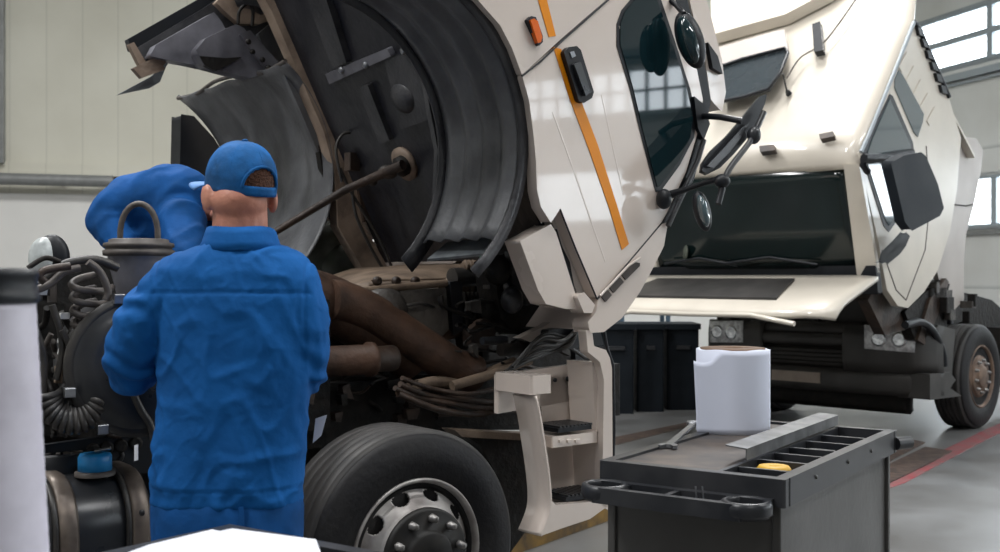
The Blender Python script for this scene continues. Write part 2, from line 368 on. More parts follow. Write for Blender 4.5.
# shut line & cab edge lines
def strip(pts,w,m,v,parent=tA,name='shut_line'):
    return MB().tube([A.px(x,y,v) for x,y in pts],w,6).build(name,m,parent)
strip([(522,76),(540,62),(562,41),(607,1),(634,-22)],.0045,'black',0.0)
strip([(597,299),(630,261),(662,223),(688,178)],.0045,'black',0.0)
strip([(560,209),(575,247),(597,299)],.004,'black',0.0)
strip([(619,26),(640,110),(652,165)],.003,'paint',-.002,door,'door_crease')
for pts in ([(551,112),(572,170),(592,228),(604,262)],[(600,95),(612,150),(622,195)],):
    MB().tube([A.px(x,y,.0085) for x,y in pts],.010,8).build('door_crease','paint',door)
# step well panel + lower corner
side('step_well_panel',[(520,241),(551,224),(556,232),(576,296),(590,303),(586,309),(566,309),(546,304),(538,290)],v=.02,th=.10,bevel=.012)
side('step_well_side',[(552,222),(560,210),(597,299),(590,304),(578,296)],'paintG',v=.06,th=.05,bevel=.006)
side('cab_step_tread',[(551,229),(557,229),(562,246),(570,262),(575,291),(571,293),(563,270),(556,254)],'black',v=.045,th=.04,bevel=.003)
side('step_tongue',[(577,296),(584,292),(595,305),(592,313),(584,313)],v=-.01,th=.08,bevel=.012)
cp=MB()
side('front_corner_panel',[(598,300),(630,262),(662,224),(668,222),(664,246),(652,270),(640,292),(622,318),(604,332),(590,333),(588,322),(596,312)],v=-.005,th=.10,bevel=.022)
for q in ([(602,297),(608,290),(612,295),(606,302)],[(610,288),(620,277),(624,282),(614,293)],[(622,275),(634,262),(640,263),(640,266),(626,280)]):
    side('corner_vent_recess',q,'matbrown',v=-.012,th=.03,bevel=.002)
strip([(600,296),(628,266),(640,258)],.006,'paint',-.014,name='vent_lip')
# cab body behind the skins: floor, far side, front, roof
fl_a0,fl_a1,fl_b=-2.95,-1.05,1.42
cw=2.52
MB().prism([cab(fl_a0,.06,fl_b),cab(-1.02,.3,fl_b),cab(-1.02,1.66,fl_b),cab(fl_a0,1.66,fl_b)],CU*.06).build('cab_floor','under',tA)
MB().prism([cab(-2.4,cw-.04,1.55),cab(-1.5,cw-.04,1.45),cab(-1.0,cw-.04,1.3),cab(-.95,cw-.04,2.0),cab(-1.35,cw-.04,2.5),cab(-2.4,cw-.04,2.5)],A.v*.04).build('far_cab_side','paint',tA,bevel=.01)
MB().prism([cab(-2.75,.05,1.44),cab(-2.75,cw-.04,1.44),cab(-2.75,cw-.04,2.5),cab(-2.75,.05,2.5)],CF*.05).build('cab_back_wall','paint',tA)
MB().prism([cab(-2.75,.05,2.45),cab(-1.45,.05,2.45),cab(-1.45,cw-.04,2.45),cab(-2.75,cw-.04,2.45)],CU*.04).build('cab_roof','paint',tA)
p1=A.px(704,100,.05);p2=A.px(666,228,.05); p3=A.px(600,330,.05); p0=A.px(690,-20,.05)
MB().prism([p1,p2,p2+A.v*(cw-.1),p1+A.v*(cw-.1)],A.u*-.02).build('windscreen','glass',tA)
MB().prism([p2,p3,p3+A.v*(cw-.1),p2+A.v*(cw-.1)],A.u*-.04).build('front_panel','paint',tA)
MB().prism([p0,p1,p1+A.v*(cw-.1),p0+A.v*(cw-.1)],A.u*-.04).build('windscreen_header','paint',tA)
# fender liners with circumferential ribs
def liner(name,v0,v1,t0,t1,m,edge=True,flare=0,RL=RL):
    rows=[]; n=26; mseg=28
    for i in range(n+1):
        s=i/n; v=v0+(v1-v0)*s
        rib=.022*(.5-.5*math.cos(2*PI*4*s)) ; r=RL-.012-rib
        rows.append([cab(ac+r*math.cos(math.radians(t0+(t1-t0)*j/mseg)),v+flare*s*j/mseg,bc+r*math.sin(math.radians(t0+(t1-t0)*j/mseg))) for j in range(mseg+1)])
    return MB().sheet(rows).build(name,m,tA,solid=.008)
liner('fender_liner',.05,.55,27,178,'liner')
liner('fender_liner',1.62,2.60,6,116,'liner',flare=.42,RL=.70)
MB().sheet([arc(.04,RL-.025,12,178),arc(.04,RL+.02,12,178)]).build('liner_edge','linerd',tA,solid=.015)
MB().sheet([arc(.56,RL-.05,16,178),arc(.56,RL+.03,16,178)]).build('liner_edge','linerd',tA,solid=.01)
MB().tube([cab(ac+.70*math.cos(math.radians(6+110*j/20)),2.61+.42*j/20,bc+.70*math.sin(math.radians(6+110*j/20))) for j in range(21)],.012,6).build('liner_edge','steeld',tA)
MB().tube(catmull([cab(ac+.69*math.cos(math.radians(116)),1.62+1.40*t,bc+.69*math.sin(math.radians(116)))+CF*(.02*math.sin(t*9)) for t in (0,.2,.4,.6,.8,1)]),.012,6).build('liner_edge','hoseg',tA)
# front plate (lower end of the near liner)
MB().prism([A.px(427,259,.50),A.px(447,242,.50),A.px(508,235,.12),A.px(488,253,.12)],CF*.012+A.v*.01).build('liner_end_plate','platel',tA,bevel=.004)
# inner stepped wall of near liner
MB().prism(A.poly([(440,60),(462,95),(470,130),(468,175),(452,215),(444,228),(436,200),(438,150),(430,110),(425,80)],.58),A.v*.03).build('liner_inner_wall','linerd',tA,bevel=.01)
MB().prism(A.poly([(438,125),(452,108),(470,100),(472,120),(462,160),(460,190),(450,186),(444,160)],.555),A.v*.02).build('liner_gusset','greyp',tA,bevel=.006)
# far flap and rear locker housings
FV=1.9
def far(name,pts,m,v=FV,th=.06,bevel=.012,**k): return MB().prism(A.poly(pts,v),A.v*th).build(name,m,tA,bevel=bevel,**k)
MB().prism([A.px(117,95,2.2),A.px(152,76,2.2),A.px(168,62,2.0),A.px(160,82,2.2),A.px(150,88,2.25)],A.v*.02).build('mud_flap','platel',tA,bevel=.004)
far('rear_edge_plate',[(128,39),(204,-4),(216,-12),(224,2),(206,12),(138,52),(131,50)],'black',v=2.15,th=.05)
far('rear_locker_wall',[(134,50),(204,8),(236,-14),(290,-14),(300,60),(318,92),(280,86),(226,74),(172,62),(150,68)],'linerd',v=2.12,th=.04)
far('rear_bracket',[(129,44),(134,42),(152,72),(146,76),(138,62)],'rail',v=2.10,th=.04,bevel=.004)
far('bracket_plate',[(133,68),(160,55),(168,64),(164,70),(142,78)],'rail',v=2.06,th=.04,bevel=.004)
far('locker_housing',[(150,56),(156,45),(214,12),(222,22),(228,34),(206,44),(196,52),(204,66),(178,62)],'greyp',v=2.02,th=.08,bevel=.02)
far('locker_housing',[(196,50),(206,38),(236,24),(244,28),(256,44),(262,60),(270,72),(250,78),(226,72),(204,66)],'greyp',v=1.94,th=.10,bevel=.02)
far('locker_recess',[(200,56),(226,58),(242,57),(230,64),(216,71),(206,66)],'dark',v=1.93,th=.03,bevel=.004)
far('rear_cream_panel',[(216,2),(230,-10),(262,-10),(276,18),(260,24),(240,24),(228,14)],'rail',v=2.0,th=.05)
far('latch_plate',[(240,34),(250,30),(282,66),(274,72),(262,64)],'greyp',v=1.88,th=.02,bevel=.004)
far('locker_vent',[(258,34),(270,24),(284,52),(282,62),(268,58)],'liner',v=1.9,th=.03,bevel=.006)
for q in ((248,42),(252,52),(262,60),(268,68),(300,28),(316,60),(328,90)):
    MB().lathe(A.px(*q,1.72 if q[0]>290 else 1.86),-A.v,[(.014,0),(.014,.012),(.006,.016)],8).build('bolt','dark',tA)
for pts in ([(238,24),(240,10),(252,2),(268,6)],[(252,26),(253,12),(250,0)],[(262,-4),(280,12),(300,6),(320,-4)]):
    MB().tube(catmull([A.px(x,y,1.86) for x,y in pts]),.009,8).build('cable','dark',tA)
far('latch_mechanism',[(240,-6),(286,-6),(284,8),(268,12),(256,6),(244,4)],'blacks',v=1.84,th=.08,bevel=.02)
far('cab_longitudinal_rail',[(258,-14),(272,12),(288,48),(306,90),(324,132),(334,170),(337,205),(338,226),(352,250),(372,285),(398,285),(378,250),(362,222),(358,190),(350,155),(336,112),(318,62),(300,26),(280,-14)],'rail',v=1.62,th=.08,bevel=.012)
far('rail_flange',[(276,-14),(300,30),(318,66),(337,114),(351,156),(359,192),(364,222),(371,220),(366,188),(358,152),(342,108),(325,60),(306,24),(288,-14)],'rust',v=1.60,th=.02,bevel=.003)
far('liner_inner_panel',[(284,74),(296,72),(310,106),(324,140),(328,150),(318,152),(300,110)],'liner',v=1.70,th=.03,bevel=.004)
MB().prism(A.poly([(318,145),(330,150),(336,200),(334,222),(326,200),(322,170)],1.7),A.v*.04).build('rail_gap_panel','dark',tA)
# floor details on plane b = fl_b
FP=cab(-2,1,fl_b)
def fp(x,y,o=0): return onplane(x,y,FP-CU*o,CU)
def fpoly(name,pts,m,th=.03,bevel=.008,o=0): return MB().prism([fp(x,y,o) for x,y in pts],-CU*th).build(name,m,tA,bevel=bevel)
fpoly('floor_channel',[(330,72),(392,46),(396,54),(334,82)],'greyp',.03)
fpoly('floor_channel',[(362,86),(372,82),(394,138),(384,142)],'linerd',.03)
fpoly('floor_stiffener',[(310,-10),(330,-10),(352,60),(338,66)],'linerd',.035)
fpoly('floor_hatch',[(388,60),(430,40),(440,90),(432,118),(404,128)],'linerd',.02,.015)
fpoly('floor_hatch',[(396,-10),(438,-12),(446,14),(420,30),(402,24)],'linerd',.04,.02)
fpoly('floor_edge_lip',[(386,6),(402,20),(418,22),(404,34),(392,28)],'greyp',.02,.004)
MB().ell(fp(404,98,.01),.075,.09,.035,(CF,A.v,CU)).build('floor_dome','linerd',tA)
for q in ((366,65),(404,51),(396,36),(342,70)): MB().lathe(fp(*q,.03),-CU,[(.018,0),(.018,.01),(.008,.014)],8).build('bolt','steel',tA)
# lock bracket and tilt rod
MB().lathe(fp(406,163,.0),-CU,[(.001,0),(.085,0),(.085,.02),(.06,.028),(.045,.03)],22).build('lock_bracket_plate','rail',tA)
MB().lathe(fp(404,165,.03),-CU,[(.05,0),(.05,.03),(.03,.05),(.001,.05)],16).build('lock_socket','dark',tA)
k1=fp(403,165,.08)
MB().tube([k1,A.px(345,190,1.35),A.px(262,240,1.55),A.px(225,258,1.6)],[.026,.020,.018,.018],10).build('cab_support_rod','rust',tA)
MB().ell(fp(388,172,.08),.05,.035,.035).build('rod_end_joint','greyiron',tA)
MB().ell(fp(372,180,.08),.03,.03,.03).build('rod_end_joint','greyiron',tA)
for pts in ([(342,182),(336,150),(342,135),(352,133),(364,140),(372,160),(376,176)],[(352,186),(356,215),(372,250),(384,270)],[(340,168),(350,190),(362,210),(380,240),(392,268)]):
    MB().tube(catmull([A.px(x,y,1.45) for x,y in pts]),.008,8).build('cable','hose',tA)
MB().box(A.px(352,162,1.5),A.u*.06,A.v*.06,UP*.09).build('cable_clip','rust',tA,bevel=.006)
# black rear duct visible behind the far liner
MB().prism(A.poly([(181,114),(194,116),(214,138),(246,190),(256,250),(178,250)],3.1),A.v*.15).build('snorkel_duct','black',tA,bevel=.03)
# far flank stuff under liner bottom
MB().ell(A.px(325,248,1.9),.16,.12,.15).build('washer_bottle','greenb',tA)
MB().ell(A.px(345,262,1.8),.14,.10,.12).build('coolant_bottle','greenb',tA)
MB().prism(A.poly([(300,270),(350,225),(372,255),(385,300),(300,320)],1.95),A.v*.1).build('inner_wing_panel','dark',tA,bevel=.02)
# ---------- chassis and engine
MB().prism([A.w(-4.2,.62,.78),A.w(1.55,.62,.78),A.w(1.55,.70,.78),A.w(-4.2,.70,.78)],UP*.26).build('chassis_rail','dark',tA,bevel=.006)
MB().prism([A.w(-4.2,1.60,.78),A.w(1.55,1.60,.78),A.w(1.55,1.68,.78),A.w(-4.2,1.68,.78)],UP*.26).build('chassis_rail','dark',tA,bevel=.006)
MB().prism([A.w(-.12,.3,.40),A.w(.12,.3,.40),A.w(.12,1.9,.40),A.w(-.12,1.9,.40)],UP*.16).build('front_axle','dark',tA,bevel=.03)
eng=MB().prism([A.w(-.85,.85,.65),A.w(.62,.85,.65),A.w(.62,1.55,.65),A.w(-.85,1.55,.65)],UP*.72).build('engine_block','dark',tA,bevel=.05)
VE=.80
def zz(p,z): return V((p.x,p.y,z))
def ep(x,y,v=VE): return A.px(x,y,v)
def epoly(name,pts,m,v=VE,th=.15,bevel=.012): return MB().prism(A.poly(pts,v),A.v*th).build(name,m,tA,bevel=bevel)
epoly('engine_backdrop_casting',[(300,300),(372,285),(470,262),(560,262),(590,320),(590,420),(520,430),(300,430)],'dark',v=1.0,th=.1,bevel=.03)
# valve cover : top surface + front skirt
t0=A.px(368,281,.72); t1=A.px(444,279,.72); 
f0=A.px(368,283,.74); f1=A.px(448,281,.74); g0=A.px(404,268,.98); g1=A.px(470,263,.98)
e0=A.px(368,291,.74); e1=A.px(448,289,.74)
tc=MB(); D=A.v*.5
tc.add([e0,e1,f1,f0,g0,g1,g0+D,g1+D,e0+A.v*.74,e1+A.v*.74],[[0,1,2,3],[3,2,5,4],[4,5,7,6],[0,3,4,6,8],[1,9,7,5,2],[0,8,9,1],[6,7,9,8]])
tc.build('valve_cover','cover',tA,bevel=.012)
for i in range(6):
    q=f1.lerp(f1+A.u*.16,i/6); w2=g1.lerp(g1+A.u*.04,i/6); MB().tube([q-UP*.05,q,w2,w2+A.v*.1],.016,8).build('cover_rib','cover',tA)
MB().tube([f0.lerp(g0,.1),f1.lerp(g1,.1)],.008,8).build('cover_lip','cover',tA)
MB().tube([ep(344,293,.68),ep(400,287,.68),ep(446,283,.68)],.017,10).build('coolant_pipe','cover',tA)
for x in (376,395,414): MB().lathe(ep(x,281,.70),-A.v,[(.02,0),(.02,.02),(.01,.025)],8).build('cover_bolt','rust',tA)
epoly('engine_side_cover',[(400,291),(446,288),(449,330),(440,338),(420,336),(404,318)],'greyl',v=.66,th=.1)
epoly('cover_bracket',[(436,282),(446,282),(447,295),(440,296)],'cover',v=.70,th=.03,bevel=.004)
MB().lathe(ep(388,312,.6),-A.v,[(.10,-.1),(.10,0),(.07,.03),(.04,.04),(.03,.06),(.001,.06)],26).build('turbo_housing','greyiron',tA)
MB().tube(catmull([ep(374,300),ep(384,293),ep(404,300),ep(418,320),ep(426,340),ep(436,352)]),.035,12).build('bypass_hose','greyiron',tA)
MB().tube(catmull([ep(330,300,.62),ep(345,302,.62),ep(372,314,.60),ep(402,334,.58),ep(430,352,.56),ep(452,366,.55),ep(474,374,.55)]),[.10]*7+[.11,.12,.11,.10]+[.085]*10+[.07]*15 if False else .085,20).build('intake_pipe','brown',tA)
MB().tube(catmull([ep(300,295,.7),ep(330,304,.7),ep(362,322,.68),ep(392,340,.66),ep(415,356,.66)]),.12,20).build('exhaust_manifold_pipe','brown',tA)
cy0=ep(290,361,.50); cy1=ep(376,361,.50); cy1.z=cy0.z=ep(340,361,.5).z
cy1=cy0+A.u*((cy1-cy0).dot(A.u))
MB().lathe(cy0,A.u,[(.058,0),(.062,.01),(.062,(cy1-cy0).length-.04),(.072,(cy1-cy0).length-.038),(.072,(cy1-cy0).length-.02),(.060,(cy1-cy0).length-.015)],28).build('exhaust_cylinder','brown',tA)
MB().lathe(cy1,A.u,[(.052,-.02),(.055,.08),(.05,.09),(.001,.09)],24).build('cylinder_flange','rust',tA)
MB().tube(catmull([ep(398,392,.5),ep(430,382,.5),ep(462,382,.5),ep(490,372,.5),ep(515,362,.5)]),.024,10).build('steel_pipe','cover',tA)
MB().tube([ep(418,345,.7),ep(450,334,.7),ep(482,322,.7)],.026,12).build('support_strut','brown',tA)
MB().tube([ep(452,386,.45),ep(486,376,.45),ep(520,363,.45),ep(530,360,.45)],.022,12).build('steering_rod','cover',tA)
for i,x in enumerate(range(455,478,4)):
    MB().lathe(ep(x,368+(i*1.3),.55),A.u,[(.05,0),(.066,.006),(.05,.014)],18).build('hose_convolution','brown',tA)
epoly('oil_filter_head',[(470,330),(484,318),(494,322),(496,340),(484,352),(472,350)],'rust',v=.6,th=.12,bevel=.02)
epoly('radiator_frame',[(450,282),(462,280),(464,330),(454,336)],'blacks',v=.66,th=.06)
for i in range(4): epoly('cooling_fin_block',[(465+i*4,292),(467+i*4,292),(469+i*4,328),(467+i*4,328)],'dark',v=.64,th=.05,bevel=.002)
MB().tube([ep(452,278,.7),ep(505,274,.7)],.045,16).build('radiator_tube','hose',tA)
MB().tube([ep(462,268,.7),ep(496,265,.7)],.022,12).build('heater_pipe','cover',tA)
for i in range(6): MB().lathe(ep(464+i*4,266,.69),A.u,[(.02,0),(.03,.005),(.02,.012)],14).build('pipe_convolution','cover',tA)
MB().lathe(ep(483,258,.68),-A.v,[(.02,0),(.02,.03),(.012,.035)],10).build('green_plug','green',tA)
MB().lathe(ep(500,285,.55),-A.v,[(.06,-.05),(.06,0),(.03,.02),(.001,.02)],18).build('pump_pulley','greyiron',tA)
MB().lathe(ep(508,286,.5),-A.v,[(.03,-.02),(.03,.02),(.01,.03)],12).build('pulley_nut','nut',tA)
epoly('cab_hinge_bracket',[(494,262),(520,240),(538,262),(552,300),(548,330),(520,336),(500,318)],'dark',v=.5,th=.15,bevel=.03)
epoly('hinge_plate',[(510,250),(524,262),(540,300),(528,306),(512,282)],'blacks',v=.42,th=.04)
MB().ell(ep(512,300,.4),.05,.05,.06).build('hinge_bush','blacks',tA)
MB().ell(ep(498,270,.45),.06,.05,.07).build('hinge_bush','dark',tA)
MB().tube([ep(482,341,.45),ep(506,340,.45)],.018,10).build('torsion_tube','blacks',tA)
MB().tube([ep(500,350,.4),ep(560,346,.4)],.028,12).build('front_cross_tube','dark',tA)
side('inner_sill_panel',[(520,338),(545,326),(566,312),(572,318),(560,332),(548,338),(530,342)],'paint',v=.35,th=.05,bevel=.006)
epoly('front_underrun_box',[(548,330),(598,322),(604,345),(560,350),(548,345)],'black',v=.3,th=.2,bevel=.01)
# random dense hoses & wires in the bay
rnd=random.Random(3)
def wire(pts,r,m='hose',v=.45,name='hose'):
    MB().tube(catmull([A.px(x,y,v+rnd.uniform(-.03,.03)) for x,y in pts]),r,8).build(name,m,tA)
for pts in ([(395,388),(420,398),(455,404),(490,408),(505,398),(512,380)],[(400,384),(430,396),(470,400),(500,402),(510,385)],[(398,394),(440,410),(480,414),(508,405)],[(402,378),(430,388),(468,394),(498,388)]):
    wire(pts,rnd.uniform(.010,.016),rnd.choice(['rust','hoseg','rust']),.40)
for i in range(9):
    o=i*3.2
    wire([(505+o*.3,372-o*.2),(530+o*.5,360-o),(550+o*.7,352-o*.6),(570+o*.5,345-o),(578+o*.2,325)],rnd.uniform(.006,.010),'hose',.28)
for i in range(34):
    x=rnd.uniform(335,540); y=rnd.uniform(290,400); pts=[(x,y)]
    for k in range(4): x+=rnd.uniform(-10,34); y+=rnd.uniform(-8,16); pts.append((x,min(y,412)))
    wire(pts,rnd.uniform(.005,.010),rnd.choice(['hose','dark','rust','dark']),rnd.uniform(.50,.66),'cable')
for i in range(16):
    x=rnd.uniform(470,590); y=rnd.uniform(290,352)
    epoly('bracket',[(x,y),(x+rnd.uniform(5,12),y-2),(x+rnd.uniform(6,12),y+rnd.uniform(8,18)),(x+1,y+rnd.uniform(7,14))],rnd.choice(['dark','blacks','dark','greyiron']),v=rnd.uniform(.45,.7),th=.04,bevel=.004)
for i in range(14):
    x=rnd.uniform(305,440); y=rnd.uniform(380,415)
    epoly('bracket',[(x,y),(x+rnd.uniform(6,14),y-2),(x+rnd.uniform(6,14),y+rnd.uniform(6,14)),(x+1,y+rnd.uniform(6,12))],rnd.choice(['dark','rust','dark']),v=rnd.uniform(.45,.6),th=.04,bevel=.004)
# box behind the wheel, below step (battery box dark) with top ledge
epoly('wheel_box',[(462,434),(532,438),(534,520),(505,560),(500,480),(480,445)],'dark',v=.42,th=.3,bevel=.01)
epoly('box_ledge',[(455,430),(534,434),(534,441),(462,437)],'cover',v=.36,th=.1,bevel=.004)
# ---------- entry step module
sm=root_child('entry_step',tA)
def sp(name,pts,m='paint',v=0,th=.05,bevel=.008,**k): return MB().prism(A.poly(pts,v),A.v*th).build(name,m,sm,bevel=bevel,**k)
bl=catmull([A.px(x,y,0) for x,y in ((536,396),(541,420),(545,446),(549,474),(551,500),(549,516),(541,536))],5)
MB().sheet([bl,[p+A.v*.03+A.u*-.004 for p in bl],[p+A.v*.13-A.u*.01 for p in bl]]).build('rear_fairing_blade','paint',sm,solid=.012)
MB().prism([A.px(x,y,0) for x,y in ((541,536),(549,516),(551,500),(556,505),(600,501),(608,506),(590,519),(560,529))],A.v*.04).build('bottom_skirt','paint',sm,bevel=.006)
sp('outer_frame',[(586,330),(592,330),(594,346),(606,350),(610,358),(612,368),(613,500),(608,510),(602,506),(604,380),(600,362),(588,352)],v=.0,th=.05,bevel=.008)
sp('back_panel',[(540,392),(548,376),(592,370),(604,366),(603,500),(553,508),(548,470),(543,430)],v=.22,th=.02,bevel=.004)
sp('side_wall',[(592,362),(606,362),(606,500),(600,502),(597,440),(594,400)],v=.04,th=.16,bevel=.008)
def shelf(name,y0,pl,m,h=.03,dv=.2,w0=543,w1=598,v=.03):
    a=A.px(w0,y0,v); b=A.px(w1,y0-3,v); b.z=a.z
    return MB().prism([a,b,b+A.v*dv,a+A.v*dv],UP*-h).build(name,m,sm,bevel=.006)
q0=A.px(531,376,.0); q1=A.px(552,371,.0); q1.z=q0.z
MB().prism([q0,q1,q1+A.v*.24,q0+A.v*.24],UP*-.075).build('top_tray','paint',sm,bevel=.012)
q0=A.px(498,375,.22); q1=A.px(590,366,.22); q1.z=q0.z+.03
MB().prism([q0,q1,q1+A.v*.03,q0+A.v*.03],UP*-.16).build('tray_back','paint',sm,bevel=.006)
shelf('upper_step',437,0,'paint',.045,dv=.16,w0=552); shelf('lower_step',506,0,'paint',.05,dv=.16,w0=558,w1=602)
def tread(y0,w0,w1):
    a=A.px(w0,y0,.03); b=A.px(w1,y0,.03); b.z=a.z
    mb=MB().prism([a,b,b+A.v*.15,a+A.v*.15],UP*.018)
    t=mb.build('step_tread','black',sm,bevel=.003)
    for i in range(9):
        q=a.lerp(b,(i+.5)/9)+UP*.018
        MB().prism([q,q+A.u*.012,q+A.u*.012+A.v*.15,q+A.v*.15],UP*.008).build('tread_rib','blacks',t)
tread(433,558,592); tread(502,566,602)
for (x,y,r) in ((568,379,.011),(555,380,.009),(592,384,.018),(589,411,.018),(597,376,.010)):
    MB().lathe(A.px(x,y,.2 if x<590 else .1),-A.v,[(r,-.004),(r,.004),(.001,.004)],16).build('fixing_hole','black',sm)
for y in (440,509):
    for x in (560,568,576): sp('step_rib',[(x,y),(x+5,y-1),(x+5,y+2),(x,y+3)],'paint',v=.02,th=.02,bevel=.002)
MB().tube([A.px(604,330,.02),A.px(607,348,.02),A.px(613,365,.02),A.px(614,430,.02),A.px(612,500,.02)],.007,8).build('edge_trim','black',sm)
# ---------- mirrors of truck A
OV=-.28
mr=root_child('mirror_assembly',tA)
def mp(x,y,v=OV): return A.px(x,y,v)
def mell(name,x,y,la,lb,ang,th,m='black',v=OV,par=None):
    c=mp(x,y,v); s=F/c.y; t=math.radians(ang); X=V((1,0,0));
    d1=X*math.cos(t)+UP*math.sin(t); d2=X*-math.sin(t)+UP*math.cos(t)
    return MB().ell(c,la/s,th,lb/s,(d1,V((0,1,0)),d2),28,18).build(name,m,par or mr)
mell('wide_angle_mirror',690,40,30,13.5,-72,.05,v=-.10)
mell('mirror_face',688,40,25,9,-72,.05,m='glass',v=-.12)
MB().tube([mp(684,14,-.1),mp(676,5,-.02),mp(670,0,.0)],.012,8).build('mirror_arm','black',mr)
def headpoly(pts,v,th,m,name): return MB().prism([mp(x,y,v) for x,y in pts],V((0,1,0))*th).build(name,m,mr,bevel=.025)
headpoly([(703,163),(712,150),(728,135),(744,116),(760,96),(767,94),(765,104),(756,124),(746,140),(734,154),(720,168),(708,174),(702,171)],-.24,.07,'black','mirror_head')
headpoly([(707,166),(722,150),(742,128),(750,122),(744,134),(730,152),(714,168)],-.26,.04,'blacks','mirror_head_cover')
MB().tube(catmull([mp(764,112),mp(752,138),mp(742,152),mp(730,168),mp(722,184)]),.013,8).build('mirror_bar','blacks',mr)
MB().ell(mp(754,135),.03,.03,.04).build('bar_clamp','blacks',mr)
MB().tube([mp(704,116,-.02),mp(720,117,-.15),mp(742,121,-.25)],.014,8).build('mirror_arm','black',mr)
MB().tube([mp(664,197,-.02),mp(684,190,-.1),mp(704,183,-.2),mp(722,178,-.28)],[.022,.013,.012,.014],10).build('mirror_arm','black',mr)
MB().tube([mp(722,176),mp(722,190),mp(718,204)],.014,8).build('mirror_arm','black',mr)
MB().ell(mp(664,199,-.03),.035,.04,.045).build('arm_boot','black',mr)
MB().ell(mp(722,181),.035,.03,.03).build('arm_joint','black',mr)
mell('ramp_mirror',702,211,21,8.5,-76,.04,v=-.2)
mell('mirror_face',703,211,17,5.5,-76,.045,m='glassS',v=-.215)
side('mirror_base_plate',[(694,96),(704,104),(710,124),(704,140),(698,128)],'black',v=-.02,th=.04,bevel=.006)
MB().tube([mp(704,140,-.02),mp(698,160,-.02),mp(688,182,-.02),mp(668,226,-.02)],.012,8).build('grab_rail','blacks',mr)
# ---------- left side equipment (battery/air area, drum, tank), ordered along the chassis
lf=tA
def fz(x,y,v): return A.px(x,y,v)
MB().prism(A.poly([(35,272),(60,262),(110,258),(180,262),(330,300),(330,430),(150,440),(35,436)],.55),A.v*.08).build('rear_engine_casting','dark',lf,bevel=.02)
MB().prism([zz(fz(30,440,.15),.80)+V((0,0,0)),zz(fz(128,440,.15),.80),zz(fz(128,440,.15),.80)+A.v*.5,zz(fz(30,440,.15),.80)+A.v*.5],UP*.03).build('chassis_cover_plate','cover',lf,bevel=.006)
MB().prism(A.poly([(38,446),(150,430),(165,445),(165,470),(110,478),(60,462),(38,462)],.30),A.v*.03).build('perforated_bracket','black',lf,bevel=.004)
for x in (93,107,121,136): MB().lathe(fz(x,450-(x-93)*.15,.295),-A.v,[(.022,-.01),(.022,.004),(.016,.005)],16).build('bracket_hole','dark',lf)
# air filter drum
def ring_cyl(c,ax,R,L,name,m,par,extra=None):
    return MB().lathe(c,ax,[(.001,-.028),(R*.3,-.027),(R*.33,-.018),(R*.62,-.02),(R*.9,-.006),(R*.93,.004),(R,.004),(R,.03),(R*.96,.035),(R*.96,L),(R*.9,L+.02),(.001,L+.02)],48).build(name,m,par)
dc=fz(140,366,.02); R=.215
dax=(A.v+A.u*.15).normalized()
dr=ring_cyl(dc,dax,R,.36,'air_filter_housing','blacks',lf)
MB().lathe(dc,dax,[(R*.93,-.002),(R*1.03,0),(R*1.04,.016),(R*.95,.018)],48).build('clamp_ring','hose',dr)
for a in (.3,1.9,2.6,4.0,5.2):
    q=dc+(UP*math.cos(a)-dax.cross(UP)*math.sin(a))*R*1.02
    MB().box(q,dax*.05,UP*.03,dax.cross(UP)*.03).build('lid_clip','steel',dr,bevel=.004)
# intake funnel on top
fc=fz(139,300,.20); 
zt0=fz(139,245,.20).z; zb0=fz(139,300,.2).z
MB().lathe(zz(fc,zb0-.10),UP,[(.055,0),(.058,.06),(.075,.14),(.095,zt0-zb0+.04),(.10,zt0-zb0+.08)],32).build('intake_funnel','greyp',lf)
ifl=MB().lathe(zz(fc,zt0-.025),UP,[(.10,-.012),(.112,-.01),(.114,.006),(.105,.010),(.105,.016),(.112,.018),(.111,.03),(.095,.034),(.095,.042),(.085,.045),(.001,.045)],36).build('intake_lid','hoseg',lf)
hp=[]
for i in range(17):
    t=PI*i/16; hp.append(zz(fc,zt0+.02)+V((1,0,0))*-.062*math.cos(t)+V((0,1,0))*0+UP*(.115*math.sin(t)**.8))
rows=[[p+V((0,-.012,0))*1,p+V((0,.012,0))] for p in hp]
MB().tube(hp,.010,8).build('lid_handle','hoseg',ifl)
# hose coils
for i in range(9):
    y=285+i*13; x0=78+i*.5; x1=104-i*.8; v=.12
    MB().tube(catmull([fz(x0+16,y-10,v+.08),fz(x0,y-6,v+.02),fz(x0-6,y,v-.02),fz(x0+4,y+5,v-.04),fz(x1,y+6,v-.02),fz(x1+8,y+2,v+.05)]),.011,8).build('air_hose_coil','hoseg' if i<6 else 'hose',lf)
cc=(72,398)
for i in range(13):
    a=PI*(.05+.95*i/12); x=cc[0]+30*math.cos(a); y=cc[1]+32*math.sin(a)*.95
    MB().tube(catmull([fz(cc[0]+6*math.cos(a),cc[1]-12+6*math.sin(a),.18),fz((x+cc[0])/2,(y+cc[1])/2-4,.06),fz(x,y,.03),fz(x+1,y+2,.10),fz((x+cc[0])/2,(y+cc[1])/2,.2)]),.0115,8).build('air_hose_coil','hose',lf)
for pts,r,m,v in (([(40,285),(55,270),(72,262),(96,260),(118,268)],.014,'hose',.1),([(36,290),(50,284),(64,272),(80,268)],.012,'hoseg',.08),([(30,300),(36,330),(44,360),(42,400),(40,430)],.012,'hose',.1),([(52,305),(60,330),(62,352),(56,380)],.011,'hose',.1),([(88,262),(100,272),(108,290),(106,300)],.012,'hoseg',.05),([(28,268),(45,258),(60,262)],.008,'dark',.1),([(45,282),(40,276),(46,270),(70,266)],.012,'rust',.05),([(62,330),(72,350),(86,372),(92,400)],.010,'hose',.08),([(128,380),(140,408),(150,424),(154,440)],.012,'hose',.0)):
    MB().tube(catmull([fz(x,y,v) for x,y in pts]),r,8).build('air_hose',m,lf)
